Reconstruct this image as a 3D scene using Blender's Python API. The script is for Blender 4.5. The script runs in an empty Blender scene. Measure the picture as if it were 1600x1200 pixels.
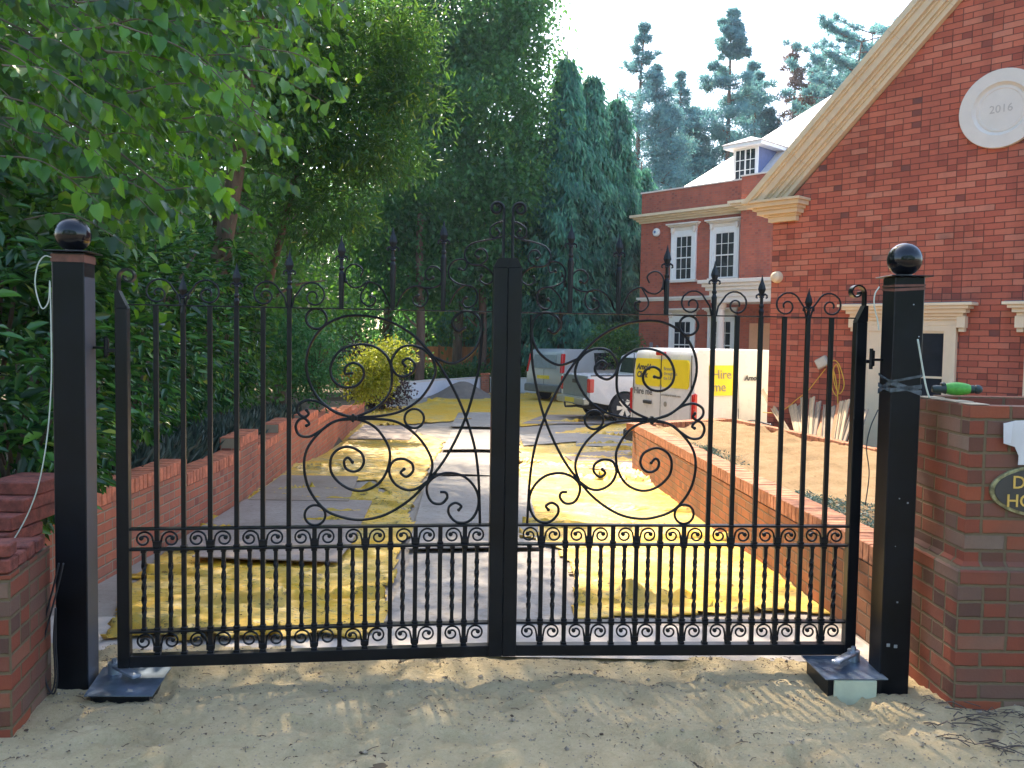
import bpy, math, random
import numpy as np
from mathutils import Vector, Matrix
R = math.radians
random.seed(7); rng = np.random.default_rng(7)
SC = bpy.context.scene
COL = SC.collection

# ------------------------------------------------------------------ camera
FPX = 1340.0; CH = 1.68
TH = math.atan(71/1340); RO = R(0.93)
cF = np.array([0, math.cos(TH), -math.sin(TH)]); cU0 = np.array([0, math.sin(TH), math.cos(TH)]); cX = np.array([1., 0, 0])
cR = math.cos(RO)*cX + math.sin(RO)*cU0; cU = -math.sin(RO)*cX + math.cos(RO)*cU0
cC = np.array([0, 0, CH])
cam = bpy.data.objects.new('camera', bpy.data.cameras.new('camera')); COL.objects.link(cam)
m = Matrix.Identity(4)
for i in range(3):
    m[i][0] = cR[i]; m[i][1] = cU[i]; m[i][2] = -cF[i]; m[i][3] = cC[i]
cam.matrix_world = m
cam.data.sensor_width = 36; cam.data.lens = FPX/1600*36
cam.data.clip_start = 0.05; cam.data.clip_end = 3000
SC.camera = cam

# ------------------------------------------------------------------ light
SUN_AZ, SUN_EL = -17.0, 46.0
w = bpy.data.worlds.new('World'); SC.world = w; w.use_nodes = True
nt = w.node_tree; nt.nodes.clear()
sky = nt.nodes.new('ShaderNodeTexSky'); sky.sky_type = 'NISHITA'; sky.sun_disc = False
sky.sun_elevation = R(SUN_EL); sky.sun_rotation = R(SUN_AZ); sky.air_density = 1.0; sky.dust_density = 2.0; sky.ozone_density = 1.2
bg = nt.nodes.new('ShaderNodeBackground'); bg.inputs[1].default_value = 0.15
wo = nt.nodes.new('ShaderNodeOutputWorld')
nt.links.new(sky.outputs[0], bg.inputs[0]); nt.links.new(bg.outputs[0], wo.inputs[0])
sl = bpy.data.lights.new('sun', 'SUN'); sl.energy = 3.2; sl.angle = R(0.6); sl.color = (1.0, 0.86, 0.66)
so = bpy.data.objects.new('sun', sl); COL.objects.link(so)
sv = Vector((math.sin(R(SUN_AZ))*math.cos(R(SUN_EL)), math.cos(R(SUN_AZ))*math.cos(R(SUN_EL)), math.sin(R(SUN_EL))))
so.rotation_euler = sv.to_track_quat('Z', 'Y').to_euler(); so.location = (0, 0, 30)
SC.view_settings.view_transform = 'Standard'; SC.view_settings.look = 'None'; SC.view_settings.gamma = 1
SC.view_settings.exposure = 2.1
SC.cycles.max_bounces = 6; SC.cycles.diffuse_bounces = 3; SC.cycles.transmission_bounces = 3; SC.cycles.volume_bounces = 0

# ------------------------------------------------------------------ survey helpers (photo ray -> point at a known depth)
def ray(px, py): return cF + cR*(px-800)/FPX + cU*(600-py)/FPX
def atY(px, py, Y): d = ray(px, py); return cC + d*Y/d[1]
def atZ(px, py, z=0.): d = ray(px, py); return cC + d*(z-CH)/d[2]
def atP(px, py, p0, n):
    d = ray(px, py); p0 = np.array(p0, float); n = np.array(n, float); return cC + d*(((p0-cC) @ n)/(d @ n))
GY, GZ = [4.6, 12, 15, 17], [0, -.2, -.42, -.45]
def g(Y): return np.interp(Y, GY, GZ)
def gr(px, py, dz=0.):
    z = 0.
    for i in range(25): P = atZ(px, py, z+dz); z = float(g(P[1]))
    return P

# ------------------------------------------------------------------ object helpers
def tag(o, label=None, cat=None, group=None, kind=None):
    if label: o['label'] = label
    if cat: o['category'] = cat
    if group: o['group'] = group
    if kind: o['kind'] = kind
    return o
def thing(name, label, cat, loc=(0, 0, 0), rz=0., group=None):
    o = bpy.data.objects.new(name, None); COL.objects.link(o); o.empty_display_size = .2
    o.location = loc; o.rotation_euler = (0, 0, rz)
    return tag(o, label, cat, group)
def copy_tree(o, parent=None):
    c = o.copy(); COL.objects.link(c); c.parent = parent
    for ch in o.children: copy_tree(ch, c)
    return c
def root_of(p):
    M = Matrix.Identity(4)
    while p is not None:
        M = Matrix.Translation(p.location) @ p.rotation_euler.to_matrix().to_4x4() @ M; p = p.parent
    return M
def set_uv(me):
    uv = me.uv_layers.new(name='UVMap').data
    for p in me.polygons:
        n = p.normal
        if abs(n.z) > .75:
            for li in p.loop_indices:
                c = me.vertices[me.loops[li].vertex_index].co; uv[li].uv = (c.x, c.y)
        else:
            t = Vector((-n.y, n.x, 0)).normalized()
            for li in p.loop_indices:
                c = me.vertices[me.loops[li].vertex_index].co; uv[li].uv = (c.dot(t), c.z)
class MB:
    def __init__(s): s.v = []; s.f = []
    def add(s, vs, fs):
        b = len(s.v); s.v += [tuple(float(c) for c in v) for v in vs]; s.f += [tuple(b+i for i in f) for f in fs]; return s
    def box(s, x0, x1, y0, y1, z0, z1, M=None):
        vs = [Vector((x, y, z)) for z in (z0, z1) for y in (y0, y1) for x in (x0, x1)]
        if M is not None: vs = [M @ v for v in vs]
        return s.add(vs, [(0, 2, 3, 1), (4, 5, 7, 6), (0, 1, 5, 4), (2, 6, 7, 3), (0, 4, 6, 2), (1, 3, 7, 5)])
    def cbox(s, x0, x1, y0, y1, z0, z1, c=.004, M=None):   # chamfered box
        vs = []
        for (zz, q) in ((z0, c), (z0+c, 0), (z1-c, 0), (z1, c)):
            a, b2, e, d2 = x0+q, x1-q, y0+q, y1-q
            k = c if q == 0 else 0
            vs += [(a+k, e, zz), (b2-k, e, zz), (b2, e+k, zz), (b2, d2-k, zz), (b2-k, d2, zz), (a+k, d2, zz), (a, d2-k, zz), (a, e+k, zz)] if q == 0 else \
                  [(a+c, e, zz), (b2-c, e, zz), (b2, e+c, zz), (b2, d2-c, zz), (b2-c, d2, zz), (a+c, d2, zz), (a, d2-c, zz), (a, e+c, zz)]
        if M is not None: vs = [M @ Vector(v) for v in vs]
        fs = [tuple(range(7, -1, -1)), tuple(range(24, 32))]
        for r in range(3):
            for i in range(8): j = (i+1) % 8; fs.append((r*8+i, r*8+j, r*8+8+j, r*8+8+i))
        return s.add(vs, fs)
    def tube(s, pts, r, n=8, cap=True, closed=False):
        pts = [Vector(p) for p in pts]; N = len(pts)
        rr = r if hasattr(r, '__len__') else [r]*N
        vs = []; up = None
        for i, p in enumerate(pts):
            if closed: t = pts[(i+1) % N]-pts[i-1]
            else: t = pts[min(i+1, N-1)]-pts[max(i-1, 0)]
            if t.length < 1e-9: t = Vector((0, 0, 1))
            t.normalize()
            if up is None:
                up = Vector((0, 1, 0)) if abs(t.y) < .9 else Vector((1, 0, 0))
            a = t.cross(up); 
            if a.length < 1e-6: a = t.cross(Vector((.3, .5, .8)))
            a.normalize(); b = a.cross(t).normalized(); up = b
            for k in range(n):
                q = 2*math.pi*(k+.5)/n; vs.append(p+a*math.cos(q)*rr[i]+b*math.sin(q)*rr[i])
        fs = []
        for i in range(N if closed else N-1):
            j = (i+1) % N
            for k in range(n): l = (k+1) % n; fs.append((i*n+k, i*n+l, j*n+l, j*n+k))
        if cap and not closed:
            fs.append(tuple(range(n-1, -1, -1))); fs.append(tuple((N-1)*n+k for k in range(n)))
        return s.add(vs, fs)
    def lathe(s, prof, n=24, M=None):     # prof (r,z) around local z
        vs = [];
        for (r, z) in prof:
            for k in range(n): q = 2*math.pi*k/n; vs.append(Vector((r*math.cos(q), r*math.sin(q), z)))
        if M is not None: vs = [M @ v for v in vs]
        fs = []
        for i in range(len(prof)-1):
            for k in range(n): l = (k+1) % n; fs.append((i*n+k, i*n+l, i*n+n+l, i*n+n+k))
        fs.append(tuple(range(n-1, -1, -1))); fs.append(tuple((len(prof)-1)*n+k for k in range(n)))
        return s.add(vs, fs)
    def prism(s, poly, ax, a0, a1, M=None):   # poly 2D, extruded along axis ax: 'y' poly=(x,z); 'x' poly=(y,z); 'z' poly=(x,y)
        def P(p, a): return {'y': (p[0], a, p[1]), 'x': (a, p[0], p[1]), 'z': (p[0], p[1], a)}[ax]
        vs = [Vector(P(p, a0)) for p in poly]+[Vector(P(p, a1)) for p in poly]
        if M is not None: vs = [M @ v for v in vs]
        n = len(poly)
        return s.add(vs, [tuple(range(n)), tuple(range(2*n-1, n-1, -1))]+[(i, i+n, (i+1) % n+n, (i+1) % n) for i in range(n)])
    def loft(s, rings, caps=True):
        n = len(rings[0]); b = []
        for r_ in rings: b += list(r_)
        fs = [(i*n+k, i*n+(k+1) % n, (i+1)*n+(k+1) % n, (i+1)*n+k) for i in range(len(rings)-1) for k in range(n)]
        if caps: fs += [tuple(range(n-1, -1, -1)), tuple((len(rings)-1)*n+k for k in range(n))]
        return s.add(b, fs)
    def build(s, name, mat, parent=None, world=False, smooth=False, bevel=0., uv=True, recalc=True):
        vs = s.v
        if world and parent is not None:
            Mi = root_of(parent).inverted(); vs = [Mi @ Vector(v) for v in vs]
        me = bpy.data.meshes.new(name); me.from_pydata([tuple(v) for v in vs], [], s.f); me.update()
        if recalc:
            import bmesh
            bm = bmesh.new(); bm.from_mesh(me); bmesh.ops.recalc_face_normals(bm, faces=bm.faces)
            if bevel > 0:
                bmesh.ops.bevel(bm, geom=[e for e in bm.edges if len(e.link_faces) == 2 and e.calc_face_angle(0) > .5], offset=bevel, segments=2, affect='EDGES', profile=.6)
            bm.to_mesh(me); bm.free(); me.update()
        me.materials.append(mat)
        if uv: set_uv(me)
        if smooth:
            me.polygons.foreach_set('use_smooth', [True]*len(me.polygons))
            if smooth == 'auto':
                try: me.set_sharp_from_angle(angle=R(38))
                except Exception: pass
        o = bpy.data.objects.new(name, me); COL.objects.link(o)
        if parent is not None: o.parent = parent
        return o
def text_obj(name, body, size, mat, parent, M, shear=0, bold=0, ext=.002, align='LEFT', sx=1):
    cu = bpy.data.curves.new(name, 'FONT'); cu.body = body; cu.size = size; cu.extrude = ext; cu.shear = shear; cu.offset = bold; cu.align_x = align; cu.space_line = .95; cu.resolution_u = 3
    t = bpy.data.objects.new('tmp', cu); COL.objects.link(t)
    bpy.context.view_layer.update()
    me = bpy.data.meshes.new_from_object(t.evaluated_get(bpy.context.evaluated_depsgraph_get()))
    bpy.data.objects.remove(t)
    me.transform(M @ Matrix.Diagonal((sx, 1, 1, 1))); me.name = name; me.materials.clear(); me.materials.append(mat)
    o = bpy.data.objects.new(name, me); COL.objects.link(o); o.parent = parent
    return o

# ------------------------------------------------------------------ numpy noise
def vnoise(x, y, seed=0):
    x = np.asarray(x, float); y = np.asarray(y, float)
    xi = np.floor(x).astype(np.int64); yi = np.floor(y).astype(np.int64); fx = x-xi; fy = y-yi
    fx = fx*fx*(3-2*fx); fy = fy*fy*(3-2*fy)
    def h(a, b):
        n = (a*374761393+b*668265263+seed*974711) & 0xffffffff
        n = ((n ^ (n >> 13))*1274126177) & 0xffffffff
        n = (n ^ (n >> 16)) & 0xffffffff
        return n/4294967295.
    return (h(xi, yi)*(1-fx)+h(xi+1, yi)*fx)*(1-fy)+(h(xi, yi+1)*(1-fx)+h(xi+1, yi+1)*fx)*fy
def fbm(x, y, o=4, seed=0):
    s = 0; a = .5
    for i in range(o): s = s+a*(vnoise(x, y, seed+i)-.5); x = np.asarray(x)*2.03+3.1; y = np.asarray(y)*2.03+1.7; a *= .5
    return s

# ------------------------------------------------------------------ materials
MC = {}
def newmat(name):
    m_ = bpy.data.materials.new(name); m_.use_nodes = True; t = m_.node_tree
    return m_, t, t.nodes['Principled BSDF'], t.nodes['Material Output']
def L(t, a, b): t.links.new(a, b)
def ramp(t, fac, stops, interp='LINEAR'):
    r = t.nodes.new('ShaderNodeValToRGB'); r.color_ramp.interpolation = interp
    e = r.color_ramp.elements
    while len(e) > 1: e.remove(e[-1])
    e[0].position = stops[0][0]; e[0].color = (*stops[0][1], 1)
    for p, c in stops[1:]: q = e.new(p); q.color = (*c, 1)
    if fac is not None: L(t, fac, r.inputs[0])
    return r.outputs[0]
def noise(t, scale, detail=4, rough=.6, coord='Object', vec=None, stretch=None):
    n = t.nodes.new('ShaderNodeTexNoise'); n.inputs['Scale'].default_value = scale; n.inputs['Detail'].default_value = detail; n.inputs['Roughness'].default_value = rough
    if vec is None:
        tc = t.nodes.new('ShaderNodeTexCoord'); vec = tc.outputs[coord]
    if stretch:
        mp = t.nodes.new('ShaderNodeMapping'); mp.inputs['Scale'].default_value = stretch; L(t, vec, mp.inputs[0]); vec = mp.outputs[0]
    L(t, vec, n.inputs['Vector']); return n.outputs['Fac']
def mix(t, fac, a, b, mode='MIX'):
    n = t.nodes.new('ShaderNodeMix'); n.data_type = 'RGBA'; n.blend_type = mode
    if isinstance(fac, float): n.inputs[0].default_value = fac
    else: L(t, fac, n.inputs[0])
    for k, v in ((6, a), (7, b)):
        if isinstance(v, tuple): n.inputs[k].default_value = (*v, 1)
        else: L(t, v, n.inputs[k])
    return n.outputs[2]
def mth(t, op, a, b=None, c=None, clamp=False):
    n = t.nodes.new('ShaderNodeMath'); n.operation = op; n.use_clamp = clamp
    for i, v in enumerate((a, b, c)):
        if v is None: continue
        if isinstance(v, (int, float)): n.inputs[i].default_value = v
        else: L(t, v, n.inputs[i])
    return n.outputs[0]
def bump(t, bs, h, strength=.4, dist=.01):
    b = t.nodes.new('ShaderNodeBump'); b.inputs['Strength'].default_value = strength; b.inputs['Distance'].default_value = dist
    L(t, h, b.inputs['Height']); L(t, b.outputs[0], bs.inputs['Normal'])
def plain(name, col, rough=.5, metal=0., var=.12, nscale=8., bmp=0., spec=.5, coat=0., stretch=None, bd=.004):
    if name in MC: return MC[name]
    m_, t, bs, out = newmat(name)
    n = noise(t, nscale, 5, .65, stretch=stretch)
    lo = tuple(c*(1-var) for c in col); hi = tuple(min(1, c*(1+var)) for c in col)
    L(t, ramp(t, n, [(.3, lo), (.7, hi)]), bs.inputs['Base Color'])
    bs.inputs['Roughness'].default_value = rough; bs.inputs['Metallic'].default_value = metal; bs.inputs['Specular IOR Level'].default_value = spec
    bs.inputs['Coat Weight'].default_value = coat
    L(t, mth(t, 'ADD', mth(t, 'MULTIPLY', n, .25), rough-.12, clamp=True), bs.inputs['Roughness'])
    if bmp: bump(t, bs, noise(t, nscale*4, 6, .7, stretch=stretch), bmp, bd)
    MC[name] = m_; return m_
def brick_mat(name, pal, mortar, bl=.225, bh=.075, gap=.0055, soot=0.):
    m_, t, bs, out = newmat(name)
    uvn = t.nodes.new('ShaderNodeUVMap'); uvn.uv_map = 'UVMap'
    sp = t.nodes.new('ShaderNodeSeparateXYZ'); L(t, uvn.outputs[0], sp.inputs[0])
    wob = noise(t, 9, 3, .6); w2 = mth(t, 'MULTIPLY', mth(t, 'SUBTRACT', wob, .5), .012)
    vv = mth(t, 'DIVIDE', mth(t, 'ADD', sp.outputs[1], w2), bh); row = mth(t, 'FLOOR', vv); fv = mth(t, 'FRACT', vv)
    uu = mth(t, 'ADD', mth(t, 'DIVIDE', mth(t, 'ADD', sp.outputs[0], w2), bl), mth(t, 'FRACT', mth(t, 'MULTIPLY', row, .5)))
    col = mth(t, 'FLOOR', uu); fu = mth(t, 'FRACT', uu)
    cb = t.nodes.new('ShaderNodeCombineXYZ'); L(t, col, cb.inputs[0]); L(t, row, cb.inputs[1])
    wn = t.nodes.new('ShaderNodeTexWhiteNoise'); wn.noise_dimensions = '2D'; L(t, cb.outputs[0], wn.inputs['Vector'])
    # some stretchers become two headers
    sc_ = t.nodes.new('ShaderNodeSeparateColor'); L(t, wn.outputs['Color'], sc_.inputs[0])
    hd = mth(t, 'LESS_THAN', sc_.outputs[0], .28)
    fu2 = mth(t, 'FRACT', mth(t, 'MULTIPLY', fu, 2)); half = mth(t, 'FLOOR', mth(t, 'MULTIPLY', fu, 2))
    du1 = mth(t, 'MULTIPLY', mth(t, 'MINIMUM', fu, mth(t, 'SUBTRACT', 1, fu)), bl)
    du2 = mth(t, 'MULTIPLY', mth(t, 'MINIMUM', fu2, mth(t, 'SUBTRACT', 1, fu2)), bl*.5)
    du = mth(t, 'ADD', mth(t, 'MULTIPLY', du1, mth(t, 'SUBTRACT', 1, hd)), mth(t, 'MULTIPLY', du2, hd))
    dv = mth(t, 'MULTIPLY', mth(t, 'MINIMUM', fv, mth(t, 'SUBTRACT', 1, fv)), bh)
    dm = mth(t, 'ADD', mth(t, 'MINIMUM', du, dv), mth(t, 'MULTIPLY', mth(t, 'SUBTRACT', noise(t, 60, 3), .5), .004))
    mr = t.nodes.new('ShaderNodeMapRange'); mr.inputs[1].default_value = gap*.7; mr.inputs[2].default_value = gap*1.35; L(t, dm, mr.inputs[0]); mask = mr.outputs[0]
    rnd = mth(t, 'FRACT', mth(t, 'ADD', wn.outputs['Value'], mth(t, 'MULTIPLY', mth(t, 'MULTIPLY', hd, half), .37)))
    clus = mth(t, 'MULTIPLY', mth(t, 'SUBTRACT', noise(t, .9, 3, .6), .5), .55); rnd = mth(t, 'ADD', mth(t, 'MULTIPLY', rnd, .8), mth(t, 'ADD', clus, .14), clamp=True)
    c = ramp(t, rnd, pal)
    c = mix(t, mth(t, 'MULTIPLY', noise(t, 28, 6, .7), .55), c, mix(t, .6, c, (.10, .045, .035)))
    mc = mix(t, noise(t, 40, 4), mortar, tuple(x*.6 for x in mortar))
    c = mix(t, mask, mc, c)
    st_n = noise(t, 2.6, 4, .6, stretch=(1, 1, .16)); c = mix(t, mth(t, 'MULTIPLY', mth(t, 'SUBTRACT', st_n, .5, clamp=True), 1.6, clamp=True), c, mix(t, .7, c, (.07, .045, .04)))
    big = noise(t, 1.3, 5, .6)
    c = mix(t, mth(t, 'MULTIPLY', mth(t, 'SUBTRACT', big, .42, clamp=True), 2.2+soot*2, clamp=True), c, mix(t, .35+soot*.4, c, (.09, .06, .045)))
    L(t, c, bs.inputs['Base Color']); bs.inputs['Roughness'].default_value = .88; bs.inputs['Specular IOR Level'].default_value = .25
    h = mth(t, 'ADD', mth(t, 'MULTIPLY', mask, 1.), mth(t, 'ADD', mth(t, 'MULTIPLY', noise(t, 70, 5, .7), .35), mth(t, 'MULTIPLY', rnd, .25)))
    bump(t, bs, h, .8, .006)
    return m_
def leaf_mat(name, stops, rough=.45, trans=.35, tcol=None, spec=.4):
    m_, t, bs, out = newmat(name)
    at = t.nodes.new('ShaderNodeAttribute'); at.attribute_name = 'rnd'
    c = ramp(t, at.outputs['Fac'], stops)
    L(t, c, bs.inputs['Base Color']); bs.inputs['Roughness'].default_value = rough; bs.inputs['Specular IOR Level'].default_value = spec
    tr = t.nodes.new('ShaderNodeBsdfTranslucent'); L(t, mix(t, .5, c, tcol or tuple(min(1, x*2.2) for x in stops[-1][1])), tr.inputs[0])
    ms = t.nodes.new('ShaderNodeMixShader'); ms.inputs[0].default_value = trans
    L(t, bs.outputs[0], ms.inputs[1]); L(t, tr.outputs[0], ms.inputs[2]); L(t, ms.outputs[0], out.inputs[0])
    return m_
RED = [(0, (.12, .055, .06)), (.1, (.20, .08, .07)), (.22, (.42, .10, .065)), (.5, (.60, .15, .09)), (.8, (.66, .185, .11)), (.95, (.70, .25, .16)), (1, (.36, .16, .12))]
WEAR = [(0, (.085, .06, .055)), (.2, (.16, .07, .045)), (.45, (.32, .075, .038)), (.62, (.19, .11, .08)), (.8, (.38, .095, .042)), (.92, (.26, .17, .12)), (1, (.36, .27, .21))]
ORG = [(0, (.15, .075, .04)), (.25, (.27, .11, .05)), (.55, (.40, .15, .06)), (.75, (.26, .13, .065)), (.9, (.42, .14, .06)), (1, (.30, .19, .12))]
M_brick = brick_mat('brick_house', RED, (.20, .085, .065), gap=.0042)
M_brickf = brick_mat('brick_far', [(0, (.24, .07, .055)), (.3, (.46, .11, .065)), (.7, (.54, .14, .08)), (1, (.40, .11, .08))], (.36, .20, .15), gap=.004)
M_pil = brick_mat('brick_pillar', WEAR, (.22, .155, .085), soot=.45, gap=.0065)
M_lw = brick_mat('brick_left_wall', [(0, (.24, .08, .06)), (.3, (.50, .15, .085)), (.7, (.60, .19, .10)), (1, (.42, .17, .11))], (.42, .33, .22))
M_rw = brick_mat('brick_right_wall', ORG, (.20, .13, .08), soot=.25)
M_cop = plain('brick_coping', (.55, .17, .085), .85, var=.45, nscale=11, bmp=.5)
M_cop2 = plain('brick_coping_orange', (.40, .165, .085), .85, var=.5, nscale=11, bmp=.5)
M_mort = plain('mortar', (.36, .29, .2), .95, bmp=.4)
M_loose = plain('loose_brick', (.22, .058, .038), .9, var=.55, nscale=18, bmp=1., bd=.008)
M_stone = plain('cast_stone', (.72, .57, .38), .75, var=.07, nscale=5, bmp=.12)
M_stonew = plain('pale_stone', (.74, .66, .58), .75, var=.05, nscale=5, bmp=.1)
M_white = plain('white_joinery', (.80, .78, .76), .45, var=.04)
M_whitec = plain('cream_joinery', (.85, .69, .48), .5, var=.04)
M_glass = plain('window_glass', (.018, .022, .030), .07, var=.5, nscale=1.5, spec=.42)
M_black = plain('black_paint', (.0045, .0055, .008), .34, var=.4, nscale=5, spec=.32, bmp=.06)
M_postb = plain('black_post_paint', (.0045, .0055, .008), .36, var=.6, nscale=3.5, spec=.26, bmp=.08)
M_ball = plain('ball_gloss', (.004, .005, .008), .14, var=.2, spec=.5)
M_galv = plain('galvanised', (.42, .46, .52), .38, metal=.75, var=.3, nscale=9)
M_plate = plain('plate_steel', (.16, .21, .28), .33, metal=.6, var=.5, nscale=6, bmp=.1)
M_tape = plain('brown_tape', (.16, .06, .04), .5, var=.5, nscale=14)
M_film = plain('clear_film', (.08, .095, .11), .2, var=.6, nscale=25)
M_rubber = plain('tyre', (.025, .025, .027), .8, var=.3)
M_cable = plain('dark_cable', (.02, .02, .024), .5)
M_hose = plain('pale_cable', (.52, .56, .46), .5)
M_yel = plain('yellow_cable', (.75, .45, .05), .5)
M_gold = plain('gold_letter', (.75, .46, .10), .4)
M_bark = plain('bark', (.10, .072, .05), .95, var=.5, nscale=6, bmp=.8, stretch=(1, 1, .2), bd=.02)
M_barkp = plain('pine_bark', (.16, .10, .075), .95, var=.4, nscale=4, bmp=.6, stretch=(1, 1, .3), bd=.02)

# ------------------------------------------------------------------ ground, drive, sand
def grid_mesh(name, xs, ys, zf, mat, mask=None, smooth=True, thick=None):
    X, Y = np.meshgrid(xs, ys); Z = zf(X, Y)
    nx, ny = len(xs), len(ys)
    me = bpy.data.meshes.new(name)
    co = np.stack([X.ravel(), Y.ravel(), Z.ravel()], 1)
    i, j = np.meshgrid(np.arange(nx-1), np.arange(ny-1)); a = (j*nx+i).ravel()
    F = np.stack([a, a+1, a+nx+1, a+nx], 1)
    if mask is not None:
        k = mask(X.ravel()[F].mean(1), Y.ravel()[F].mean(1)); F = F[k]
        used = np.unique(F); mp = -np.ones(len(co), int); mp[used] = np.arange(len(used)); co = co[used]; F = mp[F]
    me.vertices.add(len(co)); me.vertices.foreach_set('co', co.ravel())
    me.loops.add(len(F)*4); me.loops.foreach_set('vertex_index', F.ravel().astype(np.int32))
    me.polygons.add(len(F)); me.polygons.foreach_set('loop_start', np.arange(len(F), dtype=np.int32)*4)
    me.update(calc_edges=True); me.validate()
    me.materials.append(mat)
    if smooth: me.polygons.foreach_set('use_smooth', [True]*len(me.polygons))
    o = bpy.data.objects.new(name, me); COL.objects.link(o)
    if thick:
        md = o.modifiers.new('s', 'SOLIDIFY'); md.thickness = thick; md.offset = -1
    return o
def inpoly(poly):
    P = np.array(poly)
    def f(x, y):
        c = np.zeros(len(x), bool); n = len(P)
        for i in range(n):
            x0, y0 = P[i]; x1, y1 = P[(i+1) % n]
            k = ((y0 > y) != (y1 > y)) & (x < (x1-x0)*(y-y0)/((y1-y0) if abs(y1-y0) > 1e-9 else 1e-9)+x0)
            c ^= k
        return c
    return f
def earth_mat(name, stops, bs_=.5, sc=2.2, bd=.02, rough=.95):
    m_, t, bs, out = newmat(name)
    n1 = noise(t, sc, 8, .65); n2 = noise(t, sc*14, 6, .7)
    f = mth(t, 'ADD', mth(t, 'MULTIPLY', n1, .5), mth(t, 'ADD', mth(t, 'MULTIPLY', n2, .32), mth(t, 'MULTIPLY', noise(t, sc*50, 3, .8), .18)))
    L(t, ramp(t, f, stops), bs.inputs['Base Color']); bs.inputs['Roughness'].default_value = rough; bs.inputs['Specular IOR Level'].default_value = .2
    bump(t, bs, mth(t, 'ADD', n2, mth(t, 'MULTIPLY', noise(t, sc*60, 4, .7), .4)), bs_, bd)
    return m_
M_earth = earth_mat('earth', [(.3, (.07, .055, .035)), (.5, (.13, .10, .065)), (.7, (.20, .16, .10))])
M_conc = earth_mat('drive_concrete', [(.3, (.24, .20, .16)), (.5, (.34, .29, .24)), (.7, (.44, .38, .32))], .3, 1.4)
M_sandg = earth_mat('damp_sand', [(.28, (.20, .15, .075)), (.40, (.48, .37, .20)), (.58, (.60, .47, .275)), (.72, (.70, .58, .37))], .85, 3.0, .022)
M_soil = earth_mat('bed_soil', [(.34, (.26, .15, .07)), (.43, (.56, .36, .19)), (.55, (.72, .49, .27)), (.70, (.80, .58, .35))], 1., 3.4, .10)
gxs = np.concatenate([np.linspace(-900, -60, 8), np.linspace(-45, 45, 31), np.linspace(60, 900, 8)])
gys = np.concatenate([[-600, -200, -60, -20, -8, -2], np.linspace(0, 22, 23), [26, 32, 40, 60, 100, 250, 900]])
tag(grid_mesh('ground', gxs, gys, lambda X, Y: g(Y)-.03, M_earth), kind='structure')
drive_poly = [(-2.78, 4.55), (-2.8, 8.6), (-3.02, 11.3), (-3.72, 21.6), (-4.2, 30), (-1.3, 34.2), (9, 34.2), (9, 20), (8, 14.5), (1.8, 12.2), (2.05, 4.55)]
tag(grid_mesh('driveway', np.arange(-4.4, 9.2, .25), np.arange(4.55, 34.3, .25), lambda X, Y: g(Y)+.004+.006*fbm(X*2, Y*2), M_conc, inpoly(drive_poly)), kind='structure')
FP = [(random.uniform(-1.8, 2.6), random.uniform(2.7, 4.1), random.uniform(0, 6.3)) for i in range(46)]
def sandz(X, Y):
    z = .014+.045*fbm(X*1.6, Y*1.6, 4, 3)+.045*fbm(X*6, Y*6, 4, 9)+.022*fbm(X*20, Y*20, 3, 5)-.02*np.clip(fbm(X*4+9, Y*4, 2, 21)*6, 0, 1)
    z = z+.07*np.clip((X-1.25)/1.2, 0, 1)**2*np.clip((4.3-Y)/1, 0, 1)+.05*np.clip((-1.5-X)/.6, 0, 1)*np.clip((4.1-Y), 0, 1)
    # tyre tracks running through the gateway
    for cx, sl in ((-.62, .10), (-.47, .10), (.92, -.04)):
        dx = X-(cx+sl*(Y-3.6)); tr = np.exp(-(dx/.055)**4)
        z = z-tr*(.014+.007*np.sign(np.sin(Y*2*np.pi/.045+np.sign(dx)*1.2)))
    for (fx, fy, fa) in FP:     # shoe prints
        c, s_ = math.cos(fa), math.sin(fa); u = (X-fx)*c+(Y-fy)*s_; v = -(X-fx)*s_+(Y-fy)*c
        d = (u/.13)**2+(v/.048)**2
        z = z-.024*np.exp(-d**2)+.013*np.exp(-((d-1.5)/.5)**2)
    fade = np.clip((4.72-Y)/.35, 0, 1)
    return z*fade-.01*(1-fade)+.002
tag(grid_mesh('sand_path', np.arange(-4.2, 4.6, .0175), np.arange(1.7, 4.75, .0175), sandz, M_sandg), kind='structure')
tag(grid_mesh('verge', np.arange(-40, 40, 1.), np.arange(-30, 1.9, 1.), lambda X, Y: -.012+0*X, M_earth), kind='structure')
def threshz(X, Y): return g(Y)+.012+.004*fbm(X*6, Y*6)
tag(grid_mesh('threshold_strip', np.arange(-2.7, 2.05, .05), np.arange(4.42, 4.98, .04), threshz, plain('threshold_concrete', (.48, .42, .36), .9, var=.25, nscale=5, bmp=.5)), kind='structure')

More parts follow.
